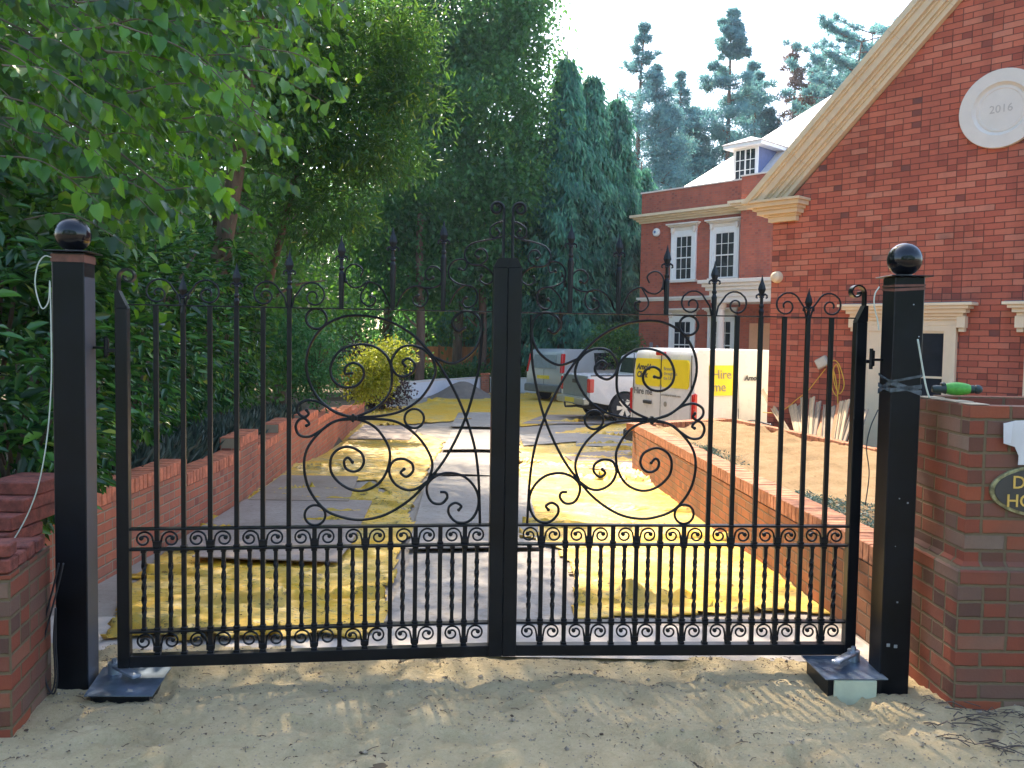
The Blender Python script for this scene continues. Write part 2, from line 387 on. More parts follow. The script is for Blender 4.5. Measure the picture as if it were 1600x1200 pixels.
# scattered twigs, dead leaves and grit on the sand and the drive
def litter(name, n, xr, yr, zf, label):
    b = MB()
    for i in range(n):
        x = random.uniform(*xr); y = random.uniform(*yr); z = float(zf(np.array([x]), np.array([y]))[0])+.004
        a = random.uniform(0, 6.28); s_ = random.uniform(.003, .011)*(1.8 if random.random() < .12 else 1)
        c, q = math.cos(a)*s_, math.sin(a)*s_
        k = random.random()
        if k < .5:
            b.add([(x-c, y-q, z), (x+q*.5, y-c*.5, z+.004), (x+c, y+q, z+.002), (x-q*.5, y+c*.5, z+.006)], [(0, 1, 2, 3)])
        elif k < .8:
            b.tube([(x-c*2, y-q*2, z), (x, y+.004, z+.004), (x+c*2.4, y+q*2.2, z+.001)], .0014, 4)
        else:
            M_ = Matrix.Translation((x, y, z)) @ Matrix.Rotation(a, 4, 'Z'); r_ = s_*.5
            b.cbox(-r_, r_, -r_*.7, r_*.7, -r_*.3, r_*.5, r_*.3, M_)
    tag(b.build(name, plain('litter', (.09, .055, .032), .9, var=.6, nscale=30), recalc=False), label, 'leaf litter', kind='stuff')
litter('leaf_litter', 900, (-2.3, 3.2), (2.6, 4.5), lambda x, y: sandz(x, y), 'dark twigs and dead leaves scattered over the trodden sand')
def grit(name, n, label):
    r_ = np.random.default_rng(5); x = r_.uniform(-2.4, 3.2, n); y = r_.uniform(2.6, 4.6, n)**1.0; z = sandz(x, y); s_ = r_.uniform(.0015, .006, n)*np.where(r_.random(n) < .04, 2.4, 1)
    oc = np.array([(1, 0, 0), (-1, 0, 0), (0, 1, 0), (0, -1, 0), (0, 0, .8), (0, 0, -.8)]); V = np.stack([x, y, z+s_*.3], 1)[:, None]+oc[None]*s_[:, None, None]*r_.uniform(.6, 1.3, (n, 6, 1))
    fs = np.array([(0, 2, 4), (2, 1, 4), (1, 3, 4), (3, 0, 4), (2, 0, 5), (1, 2, 5), (3, 1, 5), (0, 3, 5)]); F = (fs[None]+np.arange(n)[:, None, None]*6).reshape(-1, 3)
    me = bpy.data.meshes.new(name); me.from_pydata(V.reshape(-1, 3).tolist(), [], F.tolist()); me.materials.append(plain('grit_stone', (.30, .24, .17), .9, var=.7, nscale=60)); o = bpy.data.objects.new(name, me); COL.objects.link(o); tag(o, label, 'grit', kind='stuff')
grit('grit', 9000, 'fine grit and small stones lying all over the sand')
litter('drive_litter', 1700, (-2.6, 1.9), (4.9, 14), lambda x, y: g(y)+.022, 'fine leaves and twigs scattered over the covered driveway')

# ------------------------------------------------------------------ yellow sheets and boards
def tarp_mat(name, dirt, dark=.0):
    m_, t, bs, out = newmat(name)
    big = noise(t, 1.3, 6, .7); fine = noise(t, 17, 6, .8, stretch=(1, 2.6, 1)); mid = noise(t, 8, 5, .7, stretch=(1, 2., 1))
    def mrng(v, a, b_):
        mr = t.nodes.new('ShaderNodeMapRange'); mr.inputs[1].default_value = a; mr.inputs[2].default_value = b_; L(t, v, mr.inputs[0]); return mr.outputs[0]
    base = ramp(t, mid, [(.32, (.66, .34, .012)), (.55, (.74, .44, .03)), (.75, (.74, .53, .12))])
    base = mix(t, mth(t, 'MULTIPLY', mrng(big, .42, .66), .6), base, (.66, .53, .22))
    muddy = mth(t, 'MULTIPLY', mrng(mth(t, 'ADD', mth(t, 'MULTIPLY', big, .5), mth(t, 'MULTIPLY', mid, .5)), .60-dirt, .70-dirt), .62)
    c = mix(t, muddy, base, ramp(t, fine, [(.35, (.20, .15, .08)), (.7, (.44, .36, .20))]))
    c = mix(t, mth(t, 'MULTIPLY', mrng(mth(t, 'ADD', mth(t, 'MULTIPLY', fine, .75), mth(t, 'MULTIPLY', mid, .25)), .56-dirt*.35, .62-dirt*.35), .85), c, (.075, .055, .03))
    L(t, c, bs.inputs['Base Color']); bs.inputs['Roughness'].default_value = .5; bs.inputs['Specular IOR Level'].default_value = .3
    vr = t.nodes.new('ShaderNodeTexVoronoi'); vr.feature = 'DISTANCE_TO_EDGE'; vr.inputs['Scale'].default_value = 4.5; mpv = t.nodes.new('ShaderNodeMapping'); mpv.inputs['Scale'].default_value = (1, 2.4, 1); tcv = t.nodes.new('ShaderNodeTexCoord'); L(t, tcv.outputs['Object'], mpv.inputs[0]); nzv = t.nodes.new('ShaderNodeTexNoise'); nzv.inputs['Scale'].default_value = 3; L(t, mpv.outputs[0], nzv.inputs['Vector'])
    mv = t.nodes.new('ShaderNodeMix'); mv.data_type = 'VECTOR'; mv.inputs[0].default_value = .35; L(t, mpv.outputs[0], mv.inputs[4]); L(t, nzv.outputs['Color'], mv.inputs[5]); L(t, mv.outputs[1], vr.inputs['Vector'])
    crz = mth(t, 'SUBTRACT', .25, mth(t, 'MINIMUM', vr.outputs['Distance'], .25))
    bump(t, bs, mth(t, 'ADD', mth(t, 'ADD', noise(t, 4, 4, .6, stretch=(1, 2.6, 1)), mth(t, 'MULTIPLY', crz, 1.6)), mth(t, 'MULTIPLY', noise(t, 24, 4, .7), .15)), .5, .022)
    return m_
M_t1 = tarp_mat('yellow_sheet', .07); M_t2 = tarp_mat('yellow_sheet_dirty', .12)
def tarp(name, px, mat, label, creases=60, amp=.03, seed=1, step=.028, dz=.018, edge=0., dirn=0.):
    poly = [tuple(gr(x, y)[:2]) for x, y in px]
    # ragged edge
    P = []
    for i in range(len(poly)):
        a = np.array(poly[i]); b = np.array(poly[(i+1) % len(poly)]); k = max(2, int(np.hypot(*(b-a))/.15))
        for j in range(k):
            q = a+(b-a)*j/k; P.append(q+(vnoise(np.array([i*5.3+j*.7, i*2.1+j*.9]), np.array([seed, seed+7.]))-.5)*.09)
    P = np.array(P); r_ = np.random.default_rng(seed)
    x0, y0 = P.min(0); x1, y1 = P.max(0)
    cr = []
    for i in range(creases):
        q = P[r_.integers(len(P))] if r_.random() < .45 else np.array([r_.uniform(x0, x1), r_.uniform(y0, y1)])
        a = r_.normal(dirn, .32); cr.append((q[0], q[1], a, r_.uniform(.4, 1.8), r_.uniform(.012, .035), amp*r_.uniform(.2, .9)*(1.5 if i % 7 == 0 else .4)))
    def zf(X, Y):
        z = g(Y)+dz+.03*fbm(X*1.2, Y*1.2, 3, seed)+.05*np.clip(.22-np.abs(fbm(X*2.2+2*fbm(X, Y, 2), Y*5, 3, seed+4)), 0, 1)**2*6*.10+.007*np.abs(fbm(X*6+3*fbm(X, Y), Y*12, 3, seed+4))
        for (qx, qy, a, ln, wd, am) in cr:
            u = (X-qx)*math.cos(a)+(Y-qy)*math.sin(a); v = -(X-qx)*math.sin(a)+(Y-qy)*math.cos(a)+.05*np.sin(u*5+qx)
            z = z+am*np.exp(-np.abs(v/wd)**1.5)*np.exp(-(u/ln)**4)
        return z
    st = step
    o = grid_mesh(name, np.arange(x0, x1+st, st), np.arange(y0, y1+st, st), zf, mat, inpoly(P), thick=.004)
    return tag(o, label, 'plastic sheet', 'yellow plastic sheets covering the drive')
tarp('plastic_sheet', [(158, 1006), (205, 920), (250, 876), (330, 815), (400, 768), (585, 770), (640, 790), (645, 830), (605, 925), (598, 984), (560, 1002), (380, 1006)], M_t1, 'crumpled yellow plastic sheet at the left foot of the gate', 120, .07, 2)
tarp('plastic_sheet', [(380, 770), (470, 700), (520, 668), (600, 664), (695, 690), (640, 800), (555, 850), (520, 842), (600, 770), (585, 752)], M_t2, 'long dirty yellow sheet between the left brick wall and grey boards', 100, .05, 5, .04, dirn=.5)
tarp('plastic_sheet', [(885, 968), (900, 905), (870, 860), (812, 850), (812, 690), (960, 660), (990, 665), (992, 735), (1085, 800), (1185, 845), (1350, 935), (1342, 962), (1200, 962), (1050, 968)], M_t1, 'bright yellow sheet along the foot of the right retaining wall', 150, .08, 8, .035, dirn=-.25)
tarp('plastic_sheet', [(535, 664), (575, 640), (640, 637), (700, 618), (765, 616), (1000, 616), (1000, 655), (812, 668), (760, 655), (700, 660), (600, 668)], M_t1, 'distant yellow sheet heaped in front of the white wall and vans', 90, .10, 12, .07, dz=.03)
tarp('plastic_sheet', [(206, 905), (260, 868), (395, 765), (445, 745), (430, 765), (300, 855), (240, 905)], M_t1, 'narrow yellow strip lying along the base of the left wall', 18, .03, 15, .03, dirn=.9)
def board_mat(name, a, b_):
    m_, t, bs, out = newmat(name)
    n1 = noise(t, 1.6, 8, .7); n2 = noise(t, 22, 6, .75)
    c = ramp(t, n1, [(.3, a), (.7, b_)]); c = mix(t, mth(t, 'MULTIPLY', mth(t, 'SUBTRACT', n2, .5, clamp=True), 3.4, clamp=True), c, (.16, .12, .08))
    L(t, c, bs.inputs['Base Color']); bs.inputs['Roughness'].default_value = .85; bump(t, bs, n2, .3, .006); return m_
M_b1 = board_mat('grey_board', (.24, .215, .19), (.35, .315, .28)); M_b2 = board_mat('brown_board', (.25, .18, .125), (.38, .30, .24)); M_b3 = board_mat('pinkish_board', (.26, .20, .165), (.40, .325, .28))
def board(px, mat, label, lift=.03, warp=.0):
    c = [gr(x, y) for x, y in px]; b = MB(); n = 8
    # bilinear patch with slight sag, 9 mm thick
    vs = []
    for k in (0, 1):
        for i in range(n+1):
            for j in range(n+1):
                u, v = i/n, j/n
                p = (c[0]*(1-u)+c[1]*u)*(1-v)+(c[3]*(1-u)+c[2]*u)*v
                z = float(g(p[1]))+lift+warp*(abs(v-.5)*2)**2*(.4+.6*math.sin(u*3))+.009*(k-1)
                vs.append((p[0], p[1], z))
    N = (n+1)**2; fs = []
    for i in range(n):
        for j in range(n):
            a = i*(n+1)+j; fs.append((a+N, a+n+1+N, a+n+2+N, a+1+N)); fs.append((a, a+1, a+n+2, a+n+1))
    ed = [i*(n+1) for i in range(n+1)]+[n*(n+1)+j for j in range(1, n+1)]+[i*(n+1)+n for i in range(n-1, -1, -1)]+[j for j in range(n-1, 0, -1)]
    for q in range(len(ed)): a, a2 = ed[q], ed[(q+1) % len(ed)]; fs.append((a, a2, a2+N, a+N))
    b.add(vs, fs); return tag(b.build('ground_board', mat, smooth='auto'), label, 'board', 'protection boards laid on the drive')
board([(600, 980), (898, 978), (860, 868), (645, 872)], M_b1, 'broad grey board directly behind the middle of the gate', .034)
board([(637, 866), (848, 864), (822, 752), (668, 750)], M_b1, 'grey board behind the nearest one, second along the path', .045, .01)
board([(668, 744), (812, 752), (800, 713), (685, 712)], M_b1, 'grey board with a lifted dark edge, third along the path', .04, .02)
board([(690, 707), (795, 708), (788, 676), (706, 676)], M_b1, 'small grey board halfway along the path, under sun flecks', .04, .03)
board([(704, 670), (790, 672), (784, 648), (716, 648)], M_b1, 'farthest grey board of the path, behind the crossed scrolls', .05, .02)
board([(262, 866), (545, 868), (582, 790), (385, 788)], M_b3, 'pinkish grey board beside the left brick wall', .06)
board([(300, 884), (526, 892), (548, 864), (330, 858)], M_b3, 'smooth mauve board edge in front of the pinkish board', .072)
board([(388, 790), (545, 792), (560, 752), (440, 750)], M_b2, 'muddy brown board strewn with leaves near the left wall', .066)
board([(543, 688), (640, 690), (655, 668), (570, 666)], M_b3, 'grey board between two yellow sheets at upper left', .04)
board([(818, 700), (902, 693), (905, 680), (812, 682)], M_b1, 'small grey board right of the centre post, nearest the van', .045, .01)
board([(880, 712), (910, 735), (1000, 742), (985, 706)], M_b3, 'mauve board slipping out from the right retaining wall', .04)
board([(900, 700), (1000, 700), (1000, 676), (900, 678)], M_b1, 'blue grey board ahead of the white rental van', .04)
board([(815, 664), (1000, 664), (990, 650), (850, 650)], M_b3, 'shaded board under the back of the pickup', .04)

# ------------------------------------------------------------------ smoothing helper and the gate
def cr_smooth(pts, n=6):
    P = [np.array(p, float) for p in pts]; P = [2*P[0]-P[1]]+P+[2*P[-1]-P[-2]]; out = []
    for i in range(1, len(P)-2):
        for k in range(n):
            t = k/n; a, b, c, d = P[i-1], P[i], P[i+1], P[i+2]
            out.append(.5*((2*b)+(-a+c)*t+(2*a-5*b+4*c-d)*t*t+(-a+3*b-3*c+d)*t**3))
    out.append(P[-2]); return out
# panel tracery, measured on the left leaf
TR = [
 [(549, 653), (515, 640), (490, 615), (477, 580), (480, 545), (500, 513), (530, 496), (562, 493), (600, 500), (635, 518), (660, 541), (682, 569), (705, 608), (724, 652), (738, 700), (744, 750), (746, 818)],
 [(549, 653), (580, 640), (602, 620), (609, 596), (605, 563), (585, 543), (558, 538), (530, 547), (515, 570), (517, 592), (533, 605), (553, 603), (565, 590), (563, 574), (550, 567), (538, 573), (537, 584), (547, 583)],
 [(674, 562), (660, 547), (642, 540), (622, 544), (609, 563), (612, 580), (625, 589), (641, 582), (645, 570), (635, 560), (626, 565), (630, 572)],
 [(672, 557), (704, 568), (734, 551), (747, 525), (747, 504), (738, 490), (723, 486), (708, 494), (703, 506), (712, 518), (722, 513)],
 [(549, 652), (590, 650), (622, 643), (650, 626), (668, 603), (677, 580), (672, 557)],
 [(750, 490), (748, 540), (742, 587), (724, 652), (695, 712), (665, 752), (637, 781), (600, 804), (565, 812), (535, 809), (505, 796), (481, 765), (473, 728), (480, 697), (505, 668), (525, 657), (549, 653)],
 [(549, 654), (573, 661), (592, 677), (606, 705), (602, 735), (587, 757), (562, 767), (537, 761), (517, 742), (514, 720), (522, 705), (540, 698), (560, 706), (566, 720), (561, 732), (550, 737), (538, 732), (535, 721), (541, 715), (548, 722)],
 [(665, 752), (647, 764), (630, 765), (613, 755), (605, 737), (611, 721), (626, 717), (640, 724), (642, 736), (632, 745), (623, 739), (628, 733)],
 [(549, 654), (602, 656), (628, 665), (652, 685), (668, 710), (672, 730), (665, 752)],
 [(549, 652), (523, 645), (500, 630), (480, 625), (465, 632), (463, 643), (472, 652), (480, 647), (477, 641)],
 [(549, 655), (522, 658), (500, 672), (482, 682), (466, 680), (460, 667), (465, 656), (474, 654), (481, 662), (477, 665)],
 [(684, 769), (693, 770), (695, 778), (686, 787), (672, 785), (664, 771), (665, 756), (678, 744), (697, 739), (720, 744), (737, 760), (744, 780), (740, 801), (728, 815), (710, 816), (698, 804), (698, 792), (708, 786), (717, 791), (713, 797)],
 # cresting above the top rail
 [(536, 428), (538, 440), (549, 449), (562, 447), (573, 440), (590, 447), (600, 463), (606, 479)],
 [(560, 432), (564, 422), (556, 414), (545, 414), (537, 424), (538, 440)],
 [(573, 440), (562, 458), (562, 470), (572, 478), (582, 474), (583, 465), (576, 463)],
 [(616, 479), (624, 462), (636, 450), (652, 447), (664, 455), (664, 470), (655, 479), (643, 474), (643, 465), (650, 462)],
 [(652, 449), (670, 450), (684, 444), (688, 430), (680, 418), (668, 417), (661, 427), (666, 437), (673, 434)],
 [(698, 476), (708, 457), (722, 446), (737, 450), (742, 464), (736, 477), (724, 480), (718, 471), (724, 465)],
 [(735, 448), (712, 443), (699, 433), (698, 418), (707, 407), (720, 405), (726, 412), (722, 422), (714, 420)],
 [(735, 413), (752, 416), (765, 427), (766, 438), (756, 444), (746, 438), (748, 431)],
 [(785, 352), (781, 368), (768, 373), (750, 376), (731, 382), (722, 396), (729, 411), (745, 414), (757, 404), (754, 391), (744, 389), (738, 397), (743, 402)],
 [(784, 345), (773, 348), (763, 355), (762, 366), (770, 371), (777, 364), (772, 358)],
]
RINGS = [(644, 654, 15), (490, 805, 16), (492, 498, 16)]
BL = [(549, 653)]
def gate_leaf(side):
    # plane of this leaf in the world, s runs from the hinge stile to the meeting stile
    if side < 0: h0 = atZ(186, 1041.5, .10); h1 = atZ(783.5, 1022.6, .10)
    else: h0 = atZ(1333, 1021, .10); h1 = atZ(783.8, 1022.4, .10)
    h0[2] = 0; h1[2] = 0
    W = float(np.hypot(*(h1-h0)[:2])); e = (h1-h0)/W
    nn = np.array([-e[1], e[0], 0]) if e[0] > 0 else np.array([e[1], -e[0], 0])
    root = thing('iron_gate', ('left leaf of the black wrought iron driveway gate, its hinge side nearer the camera' if side < 0 else 'right leaf of the black wrought iron driveway gate, beside the brick pillar'), 'gate', tuple(h0), math.atan2(e[1], e[0]), 'black iron gate leaves')
    # local frame: x along e, z up ; y = local left of e
    ySign = 1.0 if side < 0 else -1.0   # local y pointing away from the camera times this
    zb = .10
    S, T = .043, .05      # stile width, depth
    hinge_w = .055; meet_w = .070
    zt_rail = 1.812
    L0 = hinge_w; L1 = W-meet_w
    def bx(b, x0, x1, z0, z1, dy=.011, c=.002): b.cbox(x0, x1, -dy, dy, z0, z1, c); return b
    # frame
    b = MB(); b.cbox(0, hinge_w, -.025, .025, zb, zt_rail-.02, .003)
    b.add([(0, -.025, zt_rail-.02), (hinge_w, -.025, zt_rail-.02), (hinge_w, .025, zt_rail-.02), (0, .025, zt_rail-.02), (0, -.025, zt_rail+.06), (.018, -.025, zt_rail+.06), (.018, .025, zt_rail+.06), (0, .025, zt_rail+.06)],
          [(0, 1, 5, 4), (2, 3, 7, 6), (1, 2, 6, 5), (3, 0, 4, 7), (4, 5, 6, 7)])
    b.build('hinge_stile', M_black, root)
    b = MB(); b.cbox(W-meet_w, W-.0008, -.032, .032, zb, 2.025, .003)
    zz = 2.025
    b.add([(W-meet_w, -.032, zz), (W-.0008, -.032, zz), (W-.0008, .032, zz), (W-meet_w, .032, zz), (W-.045, -.032, zz+.045), (W-.0008, -.032, zz+.045), (W-.0008, .032, zz+.045), (W-.045, .032, zz+.045)],
          [(0, 1, 5, 4), (2, 3, 7, 6), (1, 2, 6, 5), (3, 0, 4, 7), (4, 5, 6, 7)])
    b.build('meeting_stile', M_black, root)
    for (z0, z1, dy, nm) in ((zb, zb+.055, .025, 'bottom_rail'), (.262, .272, .02, 'rail'), (.655, .665, .02, 'rail'), (.752, .762, .02, 'rail'), (zt_rail-.006, zt_rail, .012, 'top_rail')):
        bb = MB(); bb.cbox(L0, L1, -dy, dy, z0, z1, .0015); bb.build(nm, M_black, root)
    N = 14; st = (L1-L0)/N; r = .0105
    xs = [L0+st*(i+1) for i in range(13)]
    def spear(x, z0, z1):
        # short shaft then leaf shaped head with two curled leaflets
        b = MB(); q = .0105
        hb = z1-.105
        b.lathe([(q*.9, z0), (q*1.05, z0+.01), (q*1.35, hb-.075), (q*.8, hb-.06), (q*1.2, hb-.052), (q*1.2, hb-.045), (q*.8, hb-.04), (q*.8, hb-.01), (q*1.3, hb-.006), (q*.9, hb)], 8, Matrix.Translation((x, 0, 0)))
        hd = [(0.006, hb), (.014, hb+.018), (.020, hb+.034), (.016, hb+.052), (.007, hb+.075), (.001, z1)]
        vs = []
        for (rr, z) in hd: vs += [(x-rr, 0, z), (x, -rr*.45, z), (x+rr, 0, z), (x, rr*.45, z)]
        fs = [(0, 3, 2, 1)]+[(i*4+k, i*4+(k+1) % 4, i*4+4+(k+1) % 4, i*4+4+k) for i in range(len(hd)-1) for k in range(4)]+[(20, 21, 22, 23)]
        b.add(vs, fs)
        for sg in (-1, 1):
            b.tube([(x+sg*.005, 0, hb+.002), (x+sg*.016, 0, hb+.010), (x+sg*.026, 0, hb+.004), (x+sg*.028, 0, hb-.007), (x+sg*.021, 0, hb-.009)], [.006, .006, .005, .004, .0045], 6)
        o = b.build('spear_head', M_black, root); return o
    tops = {2: 1.955 if side < 0 else 1.955, 4: 2.015, 6: 2.08, 8: 2.155, 10: 2.205, 12: 2.245}
    for i, x in enumerate(xs, 1):
        top = zt_rail-.003 if i <= 6 else .755
        b = MB(); b.cbox(x-r, x+r, -r, r, zb+.05, top, .0015)
        for zc in (.257, .279, .648, .672):
            b.cbox(x-r-.004, x+r+.004, -r-.004, r+.004, zc-.006, zc+.006, .002)
        b.cbox(x-r-.004, x+r+.004, -r-.004, r+.004, zb+.053, zb+.066, .002)
        if i % 2 == 1:
            for z0, z1 in ((zb+.07, .195), (.672, .70)): b.cbox(x-r-.0075, x+r+.0075, -r-.003, r+.003, z0, z1, .002)
        b.build('bar', M_black, root)
        if i in tops: spear(x, zt_rail-.002, tops[i])
        if i in (8, 10, 12):
            b = MB(); b.cbox(x-r, x+r, -r, r, zt_rail-.002, zt_rail+.13, .0015); b.build('bar', M_black, root)
    for i in range(14):       # twisted dog bars
        x = L0+st*(i+.5); b = MB(); rings = []; n = 40; z0, z1 = .272, .655; q = .0072
        for k in range(n+1):
            z = z0+(z1-z0)*k/n; a = (0 if k < 6 else (k-6)/(n-12)*math.pi*2.5 if k < n-6 else math.pi*2.5)+math.pi/4
            rr = q*1.25 if (k % 10) else q*1.05
            rings.append([(x+rr*1.35*math.cos(a+j*math.pi/2), rr*1.35*math.sin(a+j*math.pi/2), z) for j in range(4)])
        b.loft(rings)
        for zc in (z0+.006, z1-.006): b.cbox(x-.012, x+.012, -.012, .012, zc-.006, zc+.006, .002)
        b.build('twisted_bar', M_black, root)
        own = (i//2)*2+1                       # scrolls spring from the odd bars
        xb = xs[own-1]; sg = -1 if x < xb else 1
        for (zlo, zhi) in ((zb+.07, .262), (.672, .752)):
            hh = zhi-zlo if zhi-zlo < .1 else .105; z1_ = zhi-.004; z0_ = z1_-.088
            cx = xb+sg*st*.5; cz = z1_-.042; Rr = .040
            pts = [(xb+sg*(r+.004), 0, z0_), (xb+sg*(r+.006), 0, z0_+.03)]
            for k in range(26):
                a = (160-k*19.5) if sg > 0 else (20+k*19.5)
                rr = Rr*(1-.028*k); a = R(a)
                pts.append((cx+rr*math.cos(a), 0, cz+rr*math.sin(a)))
            b = MB(); b.tube(pts, .0050, 6)
            ex = pts[-1]; b.lathe([(.002, -.010), (.010, -.007), (.011, 0), (.010, .007), (.002, .010)], 12, Matrix.Translation(ex) @ Matrix.Rotation(R(90), 4, 'X'))
            b.build('small_scroll', M_black, root, smooth='auto')
    # pixel tracery to leaf coordinates (measured on the left leaf, mirrored onto the right one)
    lh0 = atZ(186, 1041.5, .10); lh1 = atZ(782, 1023, .10); lh0[2] = lh1[2] = 0
    le = (lh1-lh0)/np.linalg.norm(lh1-lh0); ln = np.array([-le[1], le[0], 0]); LW = np.linalg.norm(lh1-lh0)
    def loc(p):
        P = atP(p[0], p[1], lh0, ln); s_ = float((P-lh0) @ le)
        return (s_-.055)/(LW-.133)*(L1-L0)+L0, float(P[2])
    def put(poly, nm='scroll', rad=.0052, ball=True):
        pts = [loc(p) for p in poly]; sm = cr_smooth(pts, 5)
        b = MB(); b.tube([(p[0], 0, p[1]) for p in sm], rad, 7)
        if ball:
            e_ = sm[-1]; b.lathe([(.002, -.0075), (.0075, -.005), (.009, 0), (.0075, .005), (.002, .0075)], 12, Matrix.Translation((e_[0], 0, e_[1])) @ Matrix.Rotation(R(90), 4, 'X'))
        b.build(nm, M_black, root, smooth='auto')
    for k, tr in enumerate(TR): put(tr, 'scroll', .0068 if k < 12 else .0044, ball=k not in (0, 4, 5, 8, 12))
    for (cx, cy, rr) in RINGS:
        c0 = loc((cx, cy)); r0 = abs(loc((cx+rr, cy))[0]-c0[0])
        b = MB(); b.tube([(c0[0]+r0*math.cos(a), 0, c0[1]+r0*math.sin(a)) for a in np.linspace(0, 2*math.pi, 29)[:-1]], .0064, 7, closed=True); b.build('ring', M_black, root, smooth=True)
    c0 = loc((549, 653)); b = MB(); b.cbox(c0[0]-.022, c0[0]+.022, -.013, .013, c0[1]-.013, c0[1]+.013, .004); b.cbox(c0[0]-.007, c0[0]+.007, -.017, .017, c0[1]-.02, c0[1]+.02, .003); b.build('collar', M_black, root)
    # vertical bar closing the panel beside the meeting stile
    xv = loc((749, 700))[0]
    # pairs of cresting scrolls round bars 2 and 6
    for i in (2, 6):
        for sg in (-1, 1):
            xb = xs[i-1]; pts = [(xb+sg*.012, 0, zt_rail), (xb+sg*.022, 0, zt_rail+.045)]
            cx = xb+sg*.105; cz = zt_rail+.058; n = 30
            for k in range(n):
                a = (158-k*19) if sg > 0 else (22+k*19); rr = .058*(1-.026*k) if k > 6 else .062-.0006*k
                if k > 6: rr = .0584*math.exp(-(k-6)*.058)
                a = R(a); pts.append((cx+rr*math.cos(a)+sg*(.0 if k < 6 else .006), 0, cz+rr*math.sin(a)-(.0 if k < 6 else .006)))
            b = MB(); b.tube(pts, .0048, 6); b.build('crest_scroll', M_black, root, smooth='auto')
    # flat strip curl on the hinge stile
    b = MB(); pts = [(.012, zt_rail+.05), (.012, zt_rail+.12)]
    cx, cz = .055, zt_rail+.125
    for k in range(22): a = R(180-k*18); rr = .043*math.exp(-k*.045); pts.append((cx+rr*math.cos(a)-.0, cz+rr*math.sin(a)))
    vs = []
    for k, p in enumerate(pts):
        q = pts[min(k+1, len(pts)-1)]; o_ = pts[max(k-1, 0)]; t_ = Vector((q[0]-o_[0], q[1]-o_[1])).normalized(); nx, nz = -t_.y*.004, t_.x*.004
        vs += [(p[0]-nx, -.02, p[1]-nz), (p[0]+nx, -.02, p[1]+nz), (p[0]+nx, .02, p[1]+nz), (p[0]-nx, .02, p[1]-nz)]
    b.add(vs, [(i*4+k, i*4+(k+1) % 4, i*4+4+(k+1) % 4, i*4+4+k) for i in range(len(pts)-1) for k in range(4)]+[(3, 2, 1, 0), tuple(4*(len(pts)-1)+k for k in range(4))])
    b.build('hinge_curl', M_black, root, smooth='auto')
    # tall finial rising from the meeting stile
    xf = W-.022; b = MB(); pts = [(xf, 2.05), (xf, 2.27), (xf+.0, 2.31)]
    cx, cz = xf-.035, 2.31
    for k in range(1, 26): a = R(k*19); rr = .035*math.exp(-k*.035); pts.append((cx+rr*math.cos(a), cz+rr*math.sin(a)))
    b.tube([(p[0], 0, p[1]) for p in pts], .0075, 8); b.build('tall_finial', M_black, root, smooth='auto')
    # hinge lug
    b = MB(); b.cbox(-.045, 0, -.012, .012, 1.585, 1.603, .003); b.cbox(-.05, -.034, -.012, .012, 1.57, 1.65, .003); b.build('hinge_eye', M_black, root)
    return root
gate_leaf(-1); gate_leaf(1)
# ------------------------------------------------------------------ gate posts
def gate_post(x, y, rz, label, top, tape, lug):
    r0 = thing('gate_post', label, 'gate post', (x, y, 0), rz, 'square black gate posts')
    h = .07
    b = MB(); b.cbox(-h, h, -h, h, -.05, top, .004); b.build('shaft', M_postb, r0)
    b = MB(); b.cbox(-h-.028, h+.028, -h-.028, h+.028, top, top+.006, .002); b.build('cap_plate', M_black, r0)
    b = MB(); n = 24; rr = .079
    prof = [(.03, 0), (.036, .006)]+[(rr*math.cos(a), .006+rr*.93+rr*math.sin(a)) for a in np.linspace(R(-65), R(88), 22)]
    b.lathe(prof, 40, Matrix.Translation((0, 0, top+.006))); b.build('ball_finial', M_ball, r0, smooth=True)
    b = MB()
    for (z0, z1, tilt) in tape:
        k = h+.0025
        b.add([(-k, -k, z0), (k, -k, z0+tilt), (k, k, z0), (-k, k, z0+tilt), (-k, -k, z1), (k, -k, z1+tilt), (k, k, z1), (-k, k, z1+tilt)], [(0, 1, 5, 4), (1, 2, 6, 5), (2, 3, 7, 6), (3, 0, 4, 7), (4, 5, 6, 7), (3, 2, 1, 0)])
    b.build('tape_band', M_tape, r0)
    b = MB(); sx = 1 if lug > 0 else -1
    b.cbox(min(0, sx*.13), max(0, sx*.13), .03, .05, 1.60, 1.612, .002) if sx > 0 else b.cbox(-.13, 0, .03, .05, 1.60, 1.612, .002)
    b.lathe([(.009, 1.56), (.009, 1.66)], 10, Matrix.Translation((sx*.125, .04, 0))); b.build('hinge_bracket', M_black, r0)
    return r0
lp = gate_post(-2.035, 3.985, R(7.0), 'left black gate post with ball finial, beside the stub of brick pier', 2.04, [(2.008, 2.03, -.001), (1.995, 2.008, .0)], 1)
rp = gate_post(1.862, 4.115, R(-1.0), 'right black gate post with ball finial, wrapped in clear film', 2.0, [(1.952, 1.962, .004), (1.93, 1.943, .01)], -1)
b = MB()
for (z0, z1, tl) in ((1.49, 1.515, -.05), (1.455, 1.475, .02), (1.50, 1.512, .03)):
    k = .0735; b.add([(-k, -k, z0), (k, -k, z0+tl), (k, k, z0), (-k, k, z0+tl), (-k, -k, z1), (k, -k, z1+tl), (k, k, z1), (-k, k, z1+tl)], [(0, 1, 5, 4), (1, 2, 6, 5), (2, 3, 7, 6), (3, 0, 4, 7)])
b.build('film_wrap', M_film, rp, recalc=False)
for (x, z, s_) in ((.02, 1.87, .003), (.05, 1.72, .0025), (-.01, .95, .003), (.03, .93, .004), (-.02, .72, .002), (.0, .45, .004), (-.035, .24, .008), (.0, .235, .008)):
    b = MB(); b.cbox(x-s_, x+s_, -.0725, -.069, z-s_, z+s_, .0008); b.build('paint_speck', M_galv, rp)
